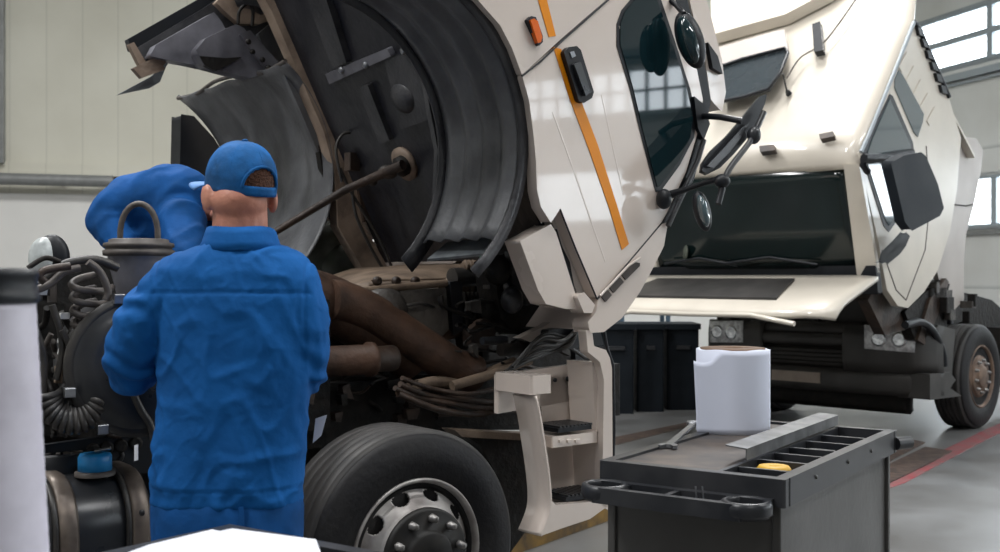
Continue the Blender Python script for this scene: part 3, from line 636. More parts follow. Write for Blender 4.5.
for i in range(22):
    x=rnd.uniform(36,112); y=rnd.uniform(275,425); pts=[(x,y)]
    for k in range(3): x+=rnd.uniform(-10,12); y+=rnd.uniform(6,20); pts.append((min(max(x,30),118),min(y,436)))
    MB().tube(catmull([fz(a,b,rnd.uniform(.2,.32)) for a,b in pts]),rnd.uniform(.006,.012),8).build('cable',rnd.choice(['hose','dark','hoseg','rust']),lf)
for i in range(16):
    x=rnd.uniform(36,112); y=rnd.uniform(280,420)
    MB().prism(A.poly([(x,y),(x+rnd.uniform(5,12),y-1),(x+rnd.uniform(5,12),y+rnd.uniform(5,12)),(x,y+rnd.uniform(5,12))],rnd.uniform(.22,.4)),A.v*.05).build('valve_block',rnd.choice(['dark','greyiron','blacks','dark']),lf,bevel=.005)
for (x,y,w,h) in ((66,316,9,6),(64,340,8,7),(62,352,4,6),(60,375,7,17),(40,366,6,5),(40,378,6,5),(40,387,6,5),(43,292,10,6)):
    MB().prism(A.poly([(x-w/2,y-h/2),(x+w/2,y-h/2-.5),(x+w/2-1,y+h/2),(x-w/2-1,y+h/2)],.12),A.v*.02).build('plug_connector','cover' if h>10 or x<41 else 'white',lf,bevel=.004)
# worker's lamp on the chassis (oval work light)
wl=fz(52,258,.25)
MB().ell(wl,.028*2,.035,.075,None,24,16).build('work_lamp_shell','black',lf)
MB().ell(wl+V((-.020,-.014,.0)),.048,.03,.066,None,24,16).build('work_lamp_lens','lens',lf)
MB().tube([wl-UP*.06,wl-UP*.14],.015,8).build('work_lamp_stem','hoseg',lf)
# fuel / adblue tank with straps
TK=root_child('fuel_tank',tA)
z1=fz(90,478,.12).z; z0=z1-.62
def tankprof(sc=1.0,n=8):
    pts=[]; w=.56; h=.60; r=.16; cx=w/2; cz=-h/2
    for (sx,sz,a0) in ((-1,1,90),(1,1,0),(1,-1,-90),(-1,-1,180)):
        rng=range(n+1)
        for i in rng:
            a=math.radians(a0+90-90*i/n) if True else 0
            pts.append((cx+sx*0+(( -(w/2-r)) if sx<0 else (w/2-r))+math.cos(a)*r*1.0, cz+sz*(h/2-r)+math.sin(a)*r))
    return [((x-cx)*sc+cx,(z-cz)*sc+cz) for x,z in pts]
def tankring(u,sc): return [A.w(u,.04+x,z1+z) for x,z in tankprof(sc)]
ul=(fz(-60,480,.04)-A.o).dot(A.u); ur=(fz(155,480,.04)-A.o).dot(A.u)
MB().loft([tankring(ul,.94),tankring(ul+.015,1),tankring(ur-.015,1),tankring(ur,.94)]).build('tank_shell','blacks',TK)
for px_ in (72,145,0):
    uu=(fz(px_-14,490,.04)-A.o).dot(A.u)
    MB().sheet([tankring(uu,1.02),tankring(uu+.010,1.045),tankring(uu+.05,1.045),tankring(uu+.06,1.02)],close_u=True).build('tank_strap','straps',TK,solid=.004)
    MB().sheet([tankring(uu-.014,1.01),tankring(uu-.012,1.035),tankring(uu+.0,1.035)],close_u=True).build('strap_rubber','hose',TK,solid=.004)
bcz=A.w((fz(95,480,.16)-A.o).dot(A.u),.16,z1)
MB().lathe(bcz,UP,[(.062,0),(.062,.012),(.05,.016)],28).build('filler_neck','hoseg',TK)
lid=MB().lathe(bcz+UP*.014,UP,[(.040,0),(.052,.002),(.052,.045),(.047,.055),(.02,.056),(.001,.056)],12).build('blue_filler_cap','bluelid',TK,label='blue filler cap')
MB().tube([bcz+UP*.075,bcz+UP*.078+V((.05,0,.008))],.006,6).build('cap_key','steel',lid)
fcz=A.w((fz(62,470,.3)-A.o).dot(A.u),.33,z1)
MB().lathe(fcz,UP,[(.10,-.02),(.10,.055),(.088,.062),(.08,.05),(.001,.05)],32).build('round_fan_cap','black',TK)
for i in range(10):
    a=2*PI*i/10; MB().box(fcz+UP*.056+V((math.cos(a),math.sin(a),0))*.045,V((math.cos(a),math.sin(a),0))*.06,V((-math.sin(a),math.cos(a),0))*.012,UP*.012).build('fan_cap_rib','hoseg',TK)
MB().tube(catmull([fz(105,468,.3),fz(118,462,.3),fz(122,454,.3),fz(112,450,.32)]),.008,8).build('tank_hose','hose',TK)
# =================================================================== TRUCK B
dB=F/103.0
B=Fr(((982-500)/F*dB,dB),math.radians(225),-1)
tB=root('truck',B.w(.6,1.2,0),'cream truck with tilted cab, raised front flap and dark bumper at the far right','truck')
def bs(name,pts,m='paintB',v=0,th=.06,bevel=.012,par=None,**k):
    return MB().prism(B.poly(pts,v),B.v*th).build(name,m,par or tB,bevel=bevel,**k)
BW=2.42
bodyside=[(916,20),(932,58),(949,98),(961,138),(957,190),(950,232),(938,270),(924,292),(908,308),(898,306),(887,290),(878,240),(868,196),(862,170),(860,152),(872,120),(886,88),(900,56)]
bs('cab_side',bodyside,v=0)
MB().prism(B.poly(bodyside,BW-.06),B.v*.001) 
pts=[B.px(x,y,0) for x,y in bodyside]
MB().prism([p+B.v*(BW-.06) for p in pts],B.v*.06).build('far_cab_side','paintB',tB,bevel=.012)
def sw(name,p,q,m,v0=0,v1=BW,th=.04,bevel=.01,par=None):
    a=B.px(*p,0);b=B.px(*q,0); n=(b-a).cross(B.v).normalized()*th
    return MB().prism([a+B.v*v0,b+B.v*v0,b+B.v*v1,a+B.v*v1],n).build(name,m,par or tB,bevel=bevel)
# front faces : windscreen opening, header, fairing (rounded)
uz=lambda p:(lambda w:(w.x,w.y))(V(((B.px(*p,0)-B.o).dot(B.u),B.px(*p,0).z)))
wb=uz((880,268)); wt=uz((862,168)); hb=uz((860,150)); tp_=uz((914,22))
def bw(uv,v): return B.w(uv[0],v,uv[1])
def lerp2(a,b,t): return (a[0]+(b[0]-a[0])*t,a[1]+(b[1]-a[1])*t)
# header + roof fairing as one curved shell : rows along profile, bulging forward in the middle
prof=[wt,(wt[0]-.0,wt[1]+.05),(hb[0]-.02,hb[1]+.03)]+[lerp2(hb,tp_,t) for t in (.12,.25,.4,.55,.7,.85,1.0)]+[lerp2(hb,tp_,1.14),lerp2(hb,tp_,1.28),lerp2(hb,tp_,1.40),(lerp2(hb,tp_,1.40)[0]-.3,lerp2(hb,tp_,1.40)[1]-.02)]
rows=[]
for i,(u,z) in enumerate(prof):
    r=[]; n=22
    for j in range(n+1):
        s=j/n; ins=.0 if i<10 else (.05,.10,.16,.30)[i-10]; v=ins+(BW-2*ins)*s; e=1-abs(2*s-1)**4; bulge=.10*e; 
        zb=.03*e if i>2 else 0
        r.append(B.w(u+bulge*(1 if i else .6),v,z+zb))
    rows.append(r)
MB().sheet(rows).build('roof_fairing','paintB',tB,solid=.03)
MB().prism([B.w(tp_[0]-.05,.03,tp_[1]-.1),B.w(tp_[0]-.05,BW-.03,tp_[1]-.1),B.w(tp_[0]-1.4,BW-.03,tp_[1]-1.05),B.w(tp_[0]-1.4,.03,tp_[1]-1.05)],UP*-.03).build('cab_rear_panel','paintB',tB)
# windscreen
a=bw(wb,.12);b=bw(wt,.10);c=bw(wt,BW-.10);d=bw(wb,BW-.12)
mid=B.u*.08
rows=[]
for i in range(9):
    t=i/8; r=[]
    for j in range(17):
        s=j/16; u=wb[0]+(wt[0]-wb[0])*t+.09*(1-abs(2*s-1)**3); r.append(B.w(u,.12-.02*t+(BW-.24+.04*t)*s,wb[1]+(wt[1]-wb[1])*t))
    rows.append(r)
ws=MB().sheet(rows).build('windscreen','glassB',tB,solid=.012)
for ss in (0,BW-.17):
    q=[B.w(wb[0]-.02,ss,wb[1]-.06),B.w(wt[0],ss,wt[1]+.03),B.w(wt[0]+.03,ss+.12,wt[1]+.03),B.w(wb[0]+.02,ss+.17,wb[1]-.06)]
    MB().prism(q,B.u*.05).build('windscreen_pillar','paintB',tB,bevel=.02)
MB().prism([B.w(wb[0]-.05,0,wb[1]-.22),B.w(wb[0]+.0,0,wb[1]+.02),B.w(wb[0]+.0,BW,wb[1]+.02),B.w(wb[0]-.05,BW,wb[1]-.22)],B.u*.08).build('cowl_panel','black',tB,bevel=.02)
for v0,v1,zz_ in ((.5,1.4,.10),(1.3,2.1,.10)):
    MB().tube([B.w(wb[0]+.13,v0,wb[1]+.03),B.w(wb[0]+.16,(v0+v1)/2,wb[1]+zz_),B.w(wb[0]+.15,v1,wb[1]+.05)],.012,6).build('wiper','black',tB)
# dark interior line: dashboard hint / sticker
MB().ell(B.w(wb[0]+.1,1.9,wb[1]+.16),.02,.16,.08).build('dashboard_item','greenb',tB)
# fairing extras (on header face)
def hp_(x,y,o=0.02):  # point on fairing plane
    n=(bw(tp_,0)-bw(hb,0)).cross(B.v).normalized()
    if n.dot(B.u)<0: n=-n
    return onplane(x,y,bw(hb,0)+n*(.13+o),n), n
def hpoly(name,pts,m,th=.03,o=.02,bevel=.01):
    q=[hp_(x,y,o) for x,y in pts]; n=q[0][1]; return MB().prism([x[0] for x in q],-n*th).build(name,m,tB,bevel=bevel)
hpoly('marker_lamp',[(759,146),(774,144),(775,150),(760,152)],'matbrown',.05,.03)
hpoly('marker_lamp',[(819,134),(833,131),(834,136),(820,139)],'matbrown',.05,.03)
hpoly('roof_visor_frame',[(716,48),(768,33),(784,29),(788,50),(786,54),(716,70)],'paintG',.04,.10)
hpoly('roof_visor_glass',[(716,66),(740,58),(784,48),(787,54),(779,72),(768,88),(740,96),(716,101)],'visor',.04,.14)
MB().tube([hp_(x,y,.16)[0] for x,y in ((716,68),(742,59),(785,48),(788,53),(780,73),(768,89),(742,97),(716,102))],.016,6).build('visor_edge','black',tB)
hpoly('roof_air_horn',[(812,24),(820,21),(823,50),(814,52)],'black',.06,.08)
MB().tube([hp_(788,96,.0)[0],hp_(783,74,.25)[0]],.008,6).build('aerial','black',tB)
MB().lathe(hp_(789,94,.0)[0],hp_(789,94)[1],[(.03,0),(.02,.03),(.01,.05)],10).build('aerial_base','black',tB)
# upper spoiler bulge
sp0=[hp_(x,y,.0) for x,y in ((716,44),(790,24),(832,2),(856,-18),(900,-40),(716,-80))]
q=[x[0] for x in sp0]; MB().prism(q,sp0[0][1]*.12).build('roof_spoiler','paintB',tB,bevel=.05)
MB().tube(catmull([hp_(x,y,.06)[0] for x,y in ((787,78),(800,58),(822,44),(840,22),(862,-10))]),.008,6).build('fairing_seam','matbrown',tB)
# side seam / gutters / windows / vents
def bt(pts,r,m,v=-.01,name='gutter',par=None): return MB().tube([B.px(x,y,v) for x,y in pts],r,6).build(name,m,par or tB)
bt([(861,152),(873,124),(886,92),(899,60),(914,22)],.018,'frame')
bt([(914,22),(919,28),(932,58),(949,97)],.022,'black',name='rear_seal')
for i in range(6): 
    x=920+i*4.6;y=32+i*11.5; bs('seal_clip',[(x-2,y-5),(x+3,y-3),(x+5,y+5),(x,y+3)],'black',v=-.03,th=.04,bevel=.004)
for i in range(5):
    x=907+i*7;y=52+i*13.5; bs('pressed_rib',[(x,y),(x+3,y+4),(x-5,y+20),(x-8,y+15)],'paintB',v=-.008,th=.03,bevel=.006)
bs('rear_side_window',[(899,70),(903,75),(924,114),(923,122),(918,137),(914,132),(895,88),(895,80)],'glassS',v=-.008,th=.02,bevel=.004)
dw=bs('door_window_seal',[(890,94),(893,96),(913,142),(914,150),(906,200),(899,218),(889,232),(884,226),(866,168),(863,154),(870,136)],'black',v=-.006,th=.02,bevel=.004)
bs('door_window',[(890,99),(910.5,144),(911,150),(903,199),(896,216),(889.5,226),(886,220),(869,167),(867,155),(873,138)],'glassS',v=-.012,th=.02,bevel=.003,par=dw)
bt([(863,160),(872,160),(893,155),(912,152)],.03,'black',-.05,'window_bar')
bt([(926,146),(930,200),(925,250),(906,300)],.006,'matbrown',0,'door_shut_line')
bt([(906,300),(896,290),(882,250)],.006,'matbrown',0,'door_shut_line')
# mirror housing
mbp=[(891,163),(903,156),(921,152),(926,156),(938,184),(944,208),(940,216),(912,231),(905,222),(898,192)]
mm=MB().prism(B.poly(mbp,-.42),(-B.v*.0+B.u*.07+B.v*.05)).build('mirror_housing','bins',tB,bevel=.04)
MB().prism(B.poly([(906,232),(899,240),(887,252),(884,262),(888,264),(900,254),(906,246),(910,236)],-.12),B.u*.1).build('mirror_foot','black',tB,bevel=.02)
bt([(864,158),(880,158),(896,160)],.035,'black',-.15,'mirror_arm')
bt([(866,154),(863,165),(868,172)],.03,'black',-.05,'mirror_arm')
# side deflector
bs('side_deflector',[(961,137),(976,138),(983,150),(981,170),(974,205),(966,235),(964,262),(964,300),(952,312),(944,296),(937,272),(948,236),(955,190)],'paintG',v=.10,th=.05,bevel=.02)
bt([(952,204),(966,206),(974,204)],.006,'matbrown',.09,'deflector_seam')
# front flap (raised grille lid)
fo=wb[0]
def gf(x,y,zf):  # point at height
    d=(ZC-zf)*F/(y-HY); return P(x,y,d)
def plane_pt(x,y): # flap plane: through B line at u=fo+.1,z=1.42 sloping down forward
    n=(B.u*-.0+UP*1.0+B.u*.22).normalized(); return onplane(x,y,B.w(fo+.05,0,wb[1]-.02),n)
flp=[(621,313),(640,292),(673,277),(740,271),(842,268),(868,270),(880,286),(879,296),(858,311),(848,309),(838,299),(829,296),(812,302),(799,300),(780,303),(720,308),(660,309),(640,306)]
# build in B coords explicitly: the lid hinged below windscreen, sagging forward
def lid(u,v): 
    return B.w(fo+.08+u, v, wb[1]-.06-.30*u-.04*max(0,u-.55)**1.0)
rows=[]
for i in range(11):
    t=i/10; r=[]
    for j in range(25):
        s=j/24; ed=abs(2*s-1); u=.05+.85*t*(1-.16*ed**8); v=-.05+(BW+.10)*s
        p=lid(u,v); p.z-= .045*max(0,ed-.88)/.12*(.3+t*.9); p.z-= .05*max(0,t-.85)/.15
        r.append(p)
    rows.append(r)
flo=MB().sheet(rows).build('grille_flap','paintB',tB,solid=.035,label='cream raised grille flap')
q=[lid(.22,.62),lid(.22,BW-.35),lid(.72,BW-.25),lid(.72,.50)]
MB().prism([p+UP*.02 for p in q],UP*.02).build('flap_insert','bump',flo,bevel=.005)
MB().tube([lid(.95,.2)-UP*.08,lid(.95,.6)-UP*.02,lid(.97,1.2)-UP*.02,lid(.95,1.8)-UP*.02,lid(.95,2.2)-UP*.08],.02,8).build('flap_rim','paintB',flo)
MB().tube(catmull([lid(.05,2.3)-UP*.02,lid(.5,2.38)-UP*.05,lid(.9,2.40)-UP*.14]),.02,8).build('flap_seal','black',flo)
# front dark structure & bumper
fu=1.17
MB().prism([B.w(fu-.15,.05,.75),B.w(fu-.15,BW-.05,.75),B.w(fu-.5,BW-.05,.75),B.w(fu-.5,.05,.75)],UP*.62).build('radiator_support','dark',tB,bevel=.03)
MB().prism([B.w(fu-.12,.25,1.02),B.w(fu-.12,BW-.25,1.02),B.w(fu-.30,BW-.25,1.02),B.w(fu-.3,.25,1.02)],UP*.28).build('radiator_grille','grille',tB,bevel=.02)
def brow(z0,z1,m,name,uo=0,inset=0,v0=0,v1=BW,bulge=.10,th=.08):
    rows=[]
    for i in range(5):
        t=i/4; r=[]
        for j in range(25):
            s=j/24; e=abs(2*s-1); v=v0+(v1-v0)*s; ev=abs(2*v/BW-1)
            r.append(B.w(fu+uo+bulge*(1-ev**2.2)-.22*max(0,(ev-.86)/.14)**2-.02*abs(2*t-1)**3,v,z0+(z1-z0)*t))
        rows.append(r)
    return MB().sheet(rows).build(name,m,tB,solid=th)
brow(.40,.60,'bump','bumper_lower')
brow(.60,1.02,'bump','bumper',uo=.01,v0=0,v1=.78); brow(.60,1.02,'bump','bumper',uo=.01,v0=BW-.78,v1=BW)
brow(.60,.82,'grille','bumper_centre_grille',uo=-.05,v0=.6,v1=BW-.6)
brow(.83,.92,'bump','bumper_beam',uo=.01,v0=.7,v1=BW-.7,th=.05)
brow(.92,1.02,'grille','bumper_upper_grille',uo=-.05,v0=.6,v1=BW-.6)
for z in (.66,.70,.74,.78): brow(z,z+.008,'dark','grille_bar',uo=.0,v0=.7,v1=BW-.7,th=.01)
brow(.22,.38,'dark','underrun_bar',uo=-.18,v0=.25,v1=BW-.1,bulge=.03)
# side returns of bumper along the side plane
MB().prism([B.w(fu-.16,.0,.40),B.w(.72,.0,.44),B.w(.70,.0,.60),B.w(.62,.0,.98),B.w(fu-.16,.0,1.04)],B.v*.08).build('bumper_end','bump',tB,bevel=.03)
# head lamps : left (v large) and right (v small), following bumper
for v0,v1 in ((.10,.56),(BW-.56,BW-.10)):
    rows=[];
    brow_=[]
    hl=MB()
    n=10
    for i in range(4):
        t=i/3; r=[]
        for j in range(n+1):
            s=j/n; v=v0+(v1-v0)*s; ev=abs(2*v/BW-1)
            r.append(B.w(fu+.05+.10*(1-ev**2.2)-.22*max(0,(ev-.86)/.14)**2,v,(.79 if v0<1 else .79)+.22*t+ (0.02*(s if v0<1 else 1-s)) ))
        rows.append(r)
    h=MB().sheet(rows).build('headlamp','headl',tB,solid=.02)
    for k in (.3,.7):
        v=v0+(v1-v0)*k; ev=abs(2*v/BW-1)
        MB().lathe(B.w(fu+.07+.10*(1-ev**2.2)-.22*max(0,(ev-.86)/.14)**2,v,.905),B.u,[(.07,0),(.07,.006),(.05,-.004+.01),(.001,.004)],20).build('lamp_reflector','chrome',h)
MB().prism([B.w(fu+.135,1.0,.46),B.w(fu+.135,1.52,.46),B.w(fu+.135,1.52,.56),B.w(fu+.135,1.0,.56)],B.u*.015).build('number_plate','plate',tB)
# cab lock/suspension clutter below cab
for i in range(26):
    v=rnd.uniform(.0,.25) if i<13 else rnd.uniform(.2,2.2); u=rnd.uniform(.2,fu-.2) if i<13 else fu-.12; z=rnd.uniform(1.0,1.4)
    MB().box(B.w(u,v,z),B.u*rnd.uniform(.05,.2),B.v*rnd.uniform(.04,.12),UP*rnd.uniform(.05,.2)).build('bracket',rnd.choice(['dark','greyiron','dark','black']),tB,bevel=.01)
MB().prism(B.poly([(884,292),(908,308),(902,312),(905,330),(885,335),(868,300),(874,290)],.12),B.v*.1).build('cab_hinge','rust',tB,bevel=.02)
MB().prism(B.poly([(905,312),(940,280),(950,284),(942,312),(926,345),(915,340)],.08),B.v*.1).build('suspension_bracket','dark',tB,bevel=.02)
MB().prism(B.poly([(930,300),(946,278),(949,282),(938,315),(925,345),(918,340)],.05),B.v*.04).build('rusty_arm','rust',tB,bevel=.01)
MB().tube(catmull([B.px(x,y,.0) for x,y in ((905,325),(920,322),(932,330),(942,350),(944,366))]),.035,8).build('mudguard_edge','black',tB)
MB().prism(B.poly([(930,374),(950,372),(956,380),(950,388),(962,396),(930,400)],-.02),B.v*.3).build('step_bracket','bump',tB,bevel=.015)
MB().prism(B.poly([(952,306),(962,292),(978,296),(992,300),(1012,318),(1015,345),(985,330),(965,320),(952,325)],.25),B.v*.8).build('chassis_gearbox','dark',tB,bevel=.03)
MB().prism([B.w(-2.6,.75,.75),B.w(1.0,.75,.75),B.w(1.0,.83,.75),B.w(-2.6,.83,.75)],UP*.26).build('chassis_rail','dark',tB)
MB().prism([B.w(-2.6,1.6,.75),B.w(1.0,1.6,.75),B.w(1.0,1.68,.75),B.w(-2.6,1.68,.75)],UP*.26).build('chassis_rail','dark',tB)
MB().prism([B.w(-2.0,.02,.35),B.w(-.75,.02,.35),B.w(-.75,.6,.35),B.w(-2.0,.6,.35)],UP*.6).build('battery_box','dark',tB,bevel=.03)
MB().prism([B.w(-.4,.4,.9),B.w(.7,.4,.9),B.w(.7,1.9,.9),B.w(-.4,1.9,.9)],UP*.4).build('engine_block','dark',tB,bevel=.05)
wheel(B,0,0,.505,.505,.30,tB,rm='rustrim',hm='rustrim')
wheel(B,0,2.1,.505,.505,.30,tB,rm='rustrim',hm='rustrim')
MB().prism([B.w(-.08,.3,.42),B.w(.08,.3,.42),B.w(.08,2.1,.42),B.w(-.08,2.1,.42)],UP*.16).build('front_axle','dark',tB,bevel=.02)
# =================================================================== BACKGROUND BETWEEN TRUCKS
for (xa,xb,yb) in ((590,634,414),(637,664,412),(667,699,410)):
    a=onz(xa,yb,0); b=onz(xb,yb,0); b.y=a.y; z1=ZC+(HY-318)*a.y/F*-1*-1; z1=ZC-(322-HY)*a.y/F
    r=root('storage_bin',(a+b)/2,{590:'black plastic storage bin behind the entry step, leftmost of the three',637:'black plastic storage bin in the middle of the row of three',667:'black plastic storage bin beside the dark bumper of the far truck'}[xa],'bin','black bins between the trucks')
    w=V((0,.6,0))
    MB().prism([a,b,b+w,a+w],UP*(z1-.08)).build('bin_body','bins',r,bevel=.02)
    MB().prism([a+V((-.02,-.03,z1-.08)),b+V((.02,-.03,z1-.08)),b+w+V((.02,0,z1-.08)),a+w+V((-.02,0,z1-.08))],UP*.06).build('bin_lid','bins',r,bevel=.015)
    MB().prism([a+V((.1,-.03,z1-.3)),b+V((-.1,-.03,z1-.3)),b+V((-.1,0,z1-.3)),a+V((.1,0,z1-.3))],UP*.04).build('bin_handle','blacks',r,bevel=.01)
# shelf rack with boxes
sa=P(622,412,13.6); sb=P(668,412,13.6); sa.z=sb.z=0
sr=root('shelf_rack',(sa+sb)/2,'blue-grey metal shelf rack seen between the two trucks','shelf')
for p in (sa,sb,sa+V((0,.5,0)),sb+V((0,.5,0))): MB().box(p+UP*1.05,V((.05,0,0)),V((0,.05,0)),UP*2.1).build('post','shelf',sr)
for z in (.5,1.05,1.32,1.62,2.05): MB().prism([sa+UP*z,sb+UP*z,sb+V((0,.5,z)),sa+V((0,.5,z))],UP*.04).build('shelf_board','shelf',sr)
def gbox(x0,z,w,h,lab,m='boxw',i=[0]):
    p=P(x0,0,13.65); MB().box(V((p.x,13.85,z+h/2)),V((w,0,0)),V((0,.3,0)),UP*h).build('storage_box',m,None,bevel=.01,label=lab,category='box')
gbox(634,1.36,.18,.2,'pale cardboard box at the left of the shelf between the trucks'); gbox(652,1.36,.2,.16,'low pale box at the right of the shelf between the trucks'); gbox(643,1.66,.26,.16,'wide pale box on the upper shelf between the trucks'); 
gbox(645,1.09,.28,.14,'brown box on the shelf just above the bins','kraft')
# yellow kerb + pit parts
def floorstrip(name,pts,m,h,**k): return MB().prism([onz(x,y,0.0) for x,y in pts],UP*h).build(name,m,None,**k)
floorstrip('trim_6',[(480,552),(618,505),(700,470),(705,474),(622,516),(500,560)],'kerb',.16,kind='structure',bevel=.01)
floorstrip('trim_7',[(1040,408),(994,428),(935,450),(885,478),(870,500),(915,500),(930,482),(975,456),(1040,424)],'redl',.003,kind='structure') if False else None
floorstrip('trim_7',[(1020,415),(985,430),(948,448),(896,474),(870,486),(880,492),(905,483),(952,458),(990,438),(1020,424)],'redl',.003,kind='structure')
floorstrip('trim_8',[(880,470),(925,448),(952,452),(930,464),(885,486)],'grate',.012,kind='structure')
floorstrip('trim_9',[(612,438),(700,420),(700,424),(612,446)],'grate',.004,kind='structure')
floorstrip('trim_10',[(840,462),(900,438),(925,443),(860,478)],'grate',.01,kind='structure')
# =================================================================== TROLLEYS
class Cart:
    def __init__(s,near,a1,a2,L1,L2,zt):
        s.o=V((near.x,near.y,0)); s.a=V((math.cos(a1),math.sin(a1),0)); s.b=V((math.cos(a2),math.sin(a2),0)); s.L1=L1; s.L2=L2; s.z=zt
    def w(s,a,b,z): return s.o+s.a*a+s.b*b+UP*z
    def box(s,a0,a1,b0,b1,z0,z1): return MB().prism([s.w(a0,b0,z0),s.w(a1,b0,z0),s.w(a1,b1,z0),s.w(a0,b1,z0)],UP*(z1-z0))
def make_cart(near,a1,a2,L1,L2,zt,label,handle=True):
    C=Cart(near,a1,a2,L1,L2,zt)
    r=root('tool_trolley',C.w(L1/2,L2/2,0),label,'trolley')
    C.box(.03,L1-.03,.03,L2-.03,.14,zt-.05).build('cabinet_body','cartg',r,bevel=.006)
    # seam lines in the cabinet shown as corner posts
    for a,b in ((.03,.03),(L1-.03,.03),(.03,L2-.03),(L1-.03,L2-.03)):
        C.box(a-.012,a+.012,b-.012,b+.012,.14,zt-.05).build('corner_post','cartg',r,bevel=.004)
    rim=.035
    C.box(0,L1,0,rim,zt-.075,zt).build('top_rim','carttop',r,bevel=.008); C.box(0,L1,L2-rim,L2,zt-.075,zt).build('top_rim','carttop',r,bevel=.008)
    C.box(0,rim,rim,L2-rim,zt-.075,zt).build('top_rim','carttop',r,bevel=.008); C.box(L1-rim,L1,rim,L2-rim,zt-.075,zt).build('top_rim','carttop',r,bevel=.008)
    C.box(rim,L1-rim,rim,L2-rim,zt-.06,zt-.045).build('tray_floor','carttop',r)
    for a,b in ((.07,.07),(L1-.07,.07),(.07,L2-.07),(L1-.07,L2-.07)):
        c=C.w(a,b,.06); k=MB().lathe(c-C.a*.015,C.a,[(.03,0),(.058,.003),(.06,.015),(.058,.027),(.03,.03)],20).build('caster_wheel','tyre',r)
        C.box(a-.03,a+.03,b-.025,b+.025,.10,.14).build('caster_plate','steel',r)
    return C,r
nearc=onz(785,480,.95); nearc.z=0
C1,r1=make_cart(nearc,math.radians(146),math.radians(56),.55,1.12,.95,'dark grey metal tool trolley with black tray top at the lower right')
zt=.95
# mat on left part and compartments on right part of the top (a small = near right edge)
C1.box(.20,.515,.035,1.08,zt-.045,zt-.008).build('work_mat','matbrown',r1,bevel=.004)
C1.box(.19,.205,.035,1.08,zt-.05,zt-.002).build('tray_divider','carttop',r1,bevel=.003)
for b in (.16,.31,.45,.58,.74,.90): C1.box(.035,.195,b-.007,b+.007,zt-.045,zt-.006).build('tray_divider','carttop',r1,bevel=.003)
for b in (.66,.98): C1.box(.08,.16,b-.03,b+.03,zt-.045,zt-.02).build('socket_holder','blacks',r1,bevel=.01)
for i in range(5): 
    MB().lathe(C1.w(.08,.1+.001,zt-.045)+C1.b*(.14*i+.1),UP,[(.022,0),(.022,.025),(.014,.026),(.014,.01),(.001,.01)],16).build('tray_well','blacks',r1)
# handle tray on short side (b<0)
hz=zt-.06
hr=root_child('handle_tray',r1)
def hb(a0,a1,b0,b1,z0,z1,name='handle_rail',bv=.008): return C1.box(a0,a1,b0,b1,z0,z1).build(name,'carttop',hr,bevel=bv)
a_0,a_1=.03,.545
for ac_ in (a_0+.05,a_1-.05):
    MB().lathe(C1.w(ac_,-.065,hz),UP,[(.046,-.03),(.058,-.034),(.066,-.022),(.067,-.004),(.064,.008),(.058,.011),(.050,.010),(.046,.004),(.046,-.03)],36).build('cup_ring','carttop',hr)
    MB().lathe(C1.w(ac_,-.065,hz-.03),UP,[(.001,0),(.045,0),(.045,.004),(.001,.004)],24).build('cup_bottom','carttop',hr)
hb(a_0+.04,a_1-.04,-.128,-.104,hz-.035,hz+.008); hb(a_0,a_1,-.03,0,hz-.035,hz+.008)
hb(a_0+.11,a_1-.11,-.11,-.02,hz-.034,hz-.024,'handle_floor',.002)
for a in (a_0+.105,.29,a_1-.105): hb(a-.008,a+.008,-.11,-.02,hz-.03,hz+.006,'handle_divider',.004)
# far end stub handle
MB().tube([C1.w(.0,1.10,zt-.045),C1.w(-.03,1.16,zt-.045)],.022,12).build('end_stub','carttop',r1)
for b in (.25,.55,.8): MB().lathe(C1.w(-.001,b,zt-.03),-C1.a,[(.006,0),(.006,.003),(.001,.004)],10).build('rivet','cartg',r1)
# items on the cart --------------------------------------------------
def oncart(px,py,z=None): return onz(px,py,(z if z is not None else zt-.008))
rc=oncart(741,436); rc+=V((.0,.135,0)); rr=.125
bot=zt-.008; top=bot+.285
pr=root('paper_roll',V((rc.x,rc.y,bot)),'large white paper towel roll standing upright on the tool trolley','paper roll')
ring=lambda r,z,j=0:[V((rc.x+r*math.cos(2*PI*k/48),rc.y+r*math.sin(2*PI*k/48),z+.002*math.sin(5*PI*k/24+j))) for k in range(48)]
MB().sheet([ring(rr,bot),ring(rr*1.0,bot+.1),ring(rr,top-.002),ring(rr-.006,top),ring(.045,top-.002),ring(.044,bot+.01)],close_u=True).build('paper_winding','paper',pr)
MB().lathe(V((rc.x,rc.y,top+.001)),UP,[(.036,-.2),(.036,.002),(.045,.002),(.045,-.2),(.036,-.2)],32).build('cardboard_core','kraft',pr)
MB().lathe(V((rc.x,rc.y,top+.002)),UP,[(.046,-.01),(.046,.0012),(.112,.0012),(.112,-.01),(.046,-.01)],40).build('roll_end_face','kraft',pr)
def sstep0(a,b,x): t=max(0,min(1,(x-a)/(b-a))); return t*t*(3-2*t)
# loose outer sheet: starts tangent at the front right and peels off to the left
rows=[]
for i in range(15):
    row=[]
    for k in range(18):
        t=k/17; z=bot+.001+(.284-.045*sstep0(.5,.75,t))*i/14
        ang0=-PI*.10; 
        if t<.5:
            an=ang0-(t/.5)*PI*.52; p=V((rc.x+(rr+.003)*math.cos(an),rc.y+(rr+.003)*math.sin(an),z))
        else:
            an=ang0-PI*.52; q=V((rc.x+(rr+.003)*math.cos(an),rc.y+(rr+.003)*math.sin(an),z)); s=(t-.5)/.5
            tang=V((math.sin(an),-math.cos(an),0)); p=q+tang*(.10*s)+V((0,-.01*s*s,0))+V((-.012*(i/14)*s,0,.02*math.sin(s*6)*(i/14)**3*.3+.012*s*(i/14)))
        row.append(p)
    rows.append(row)
MB().sheet(rows).build('loose_sheet','paper',pr,solid=.001)
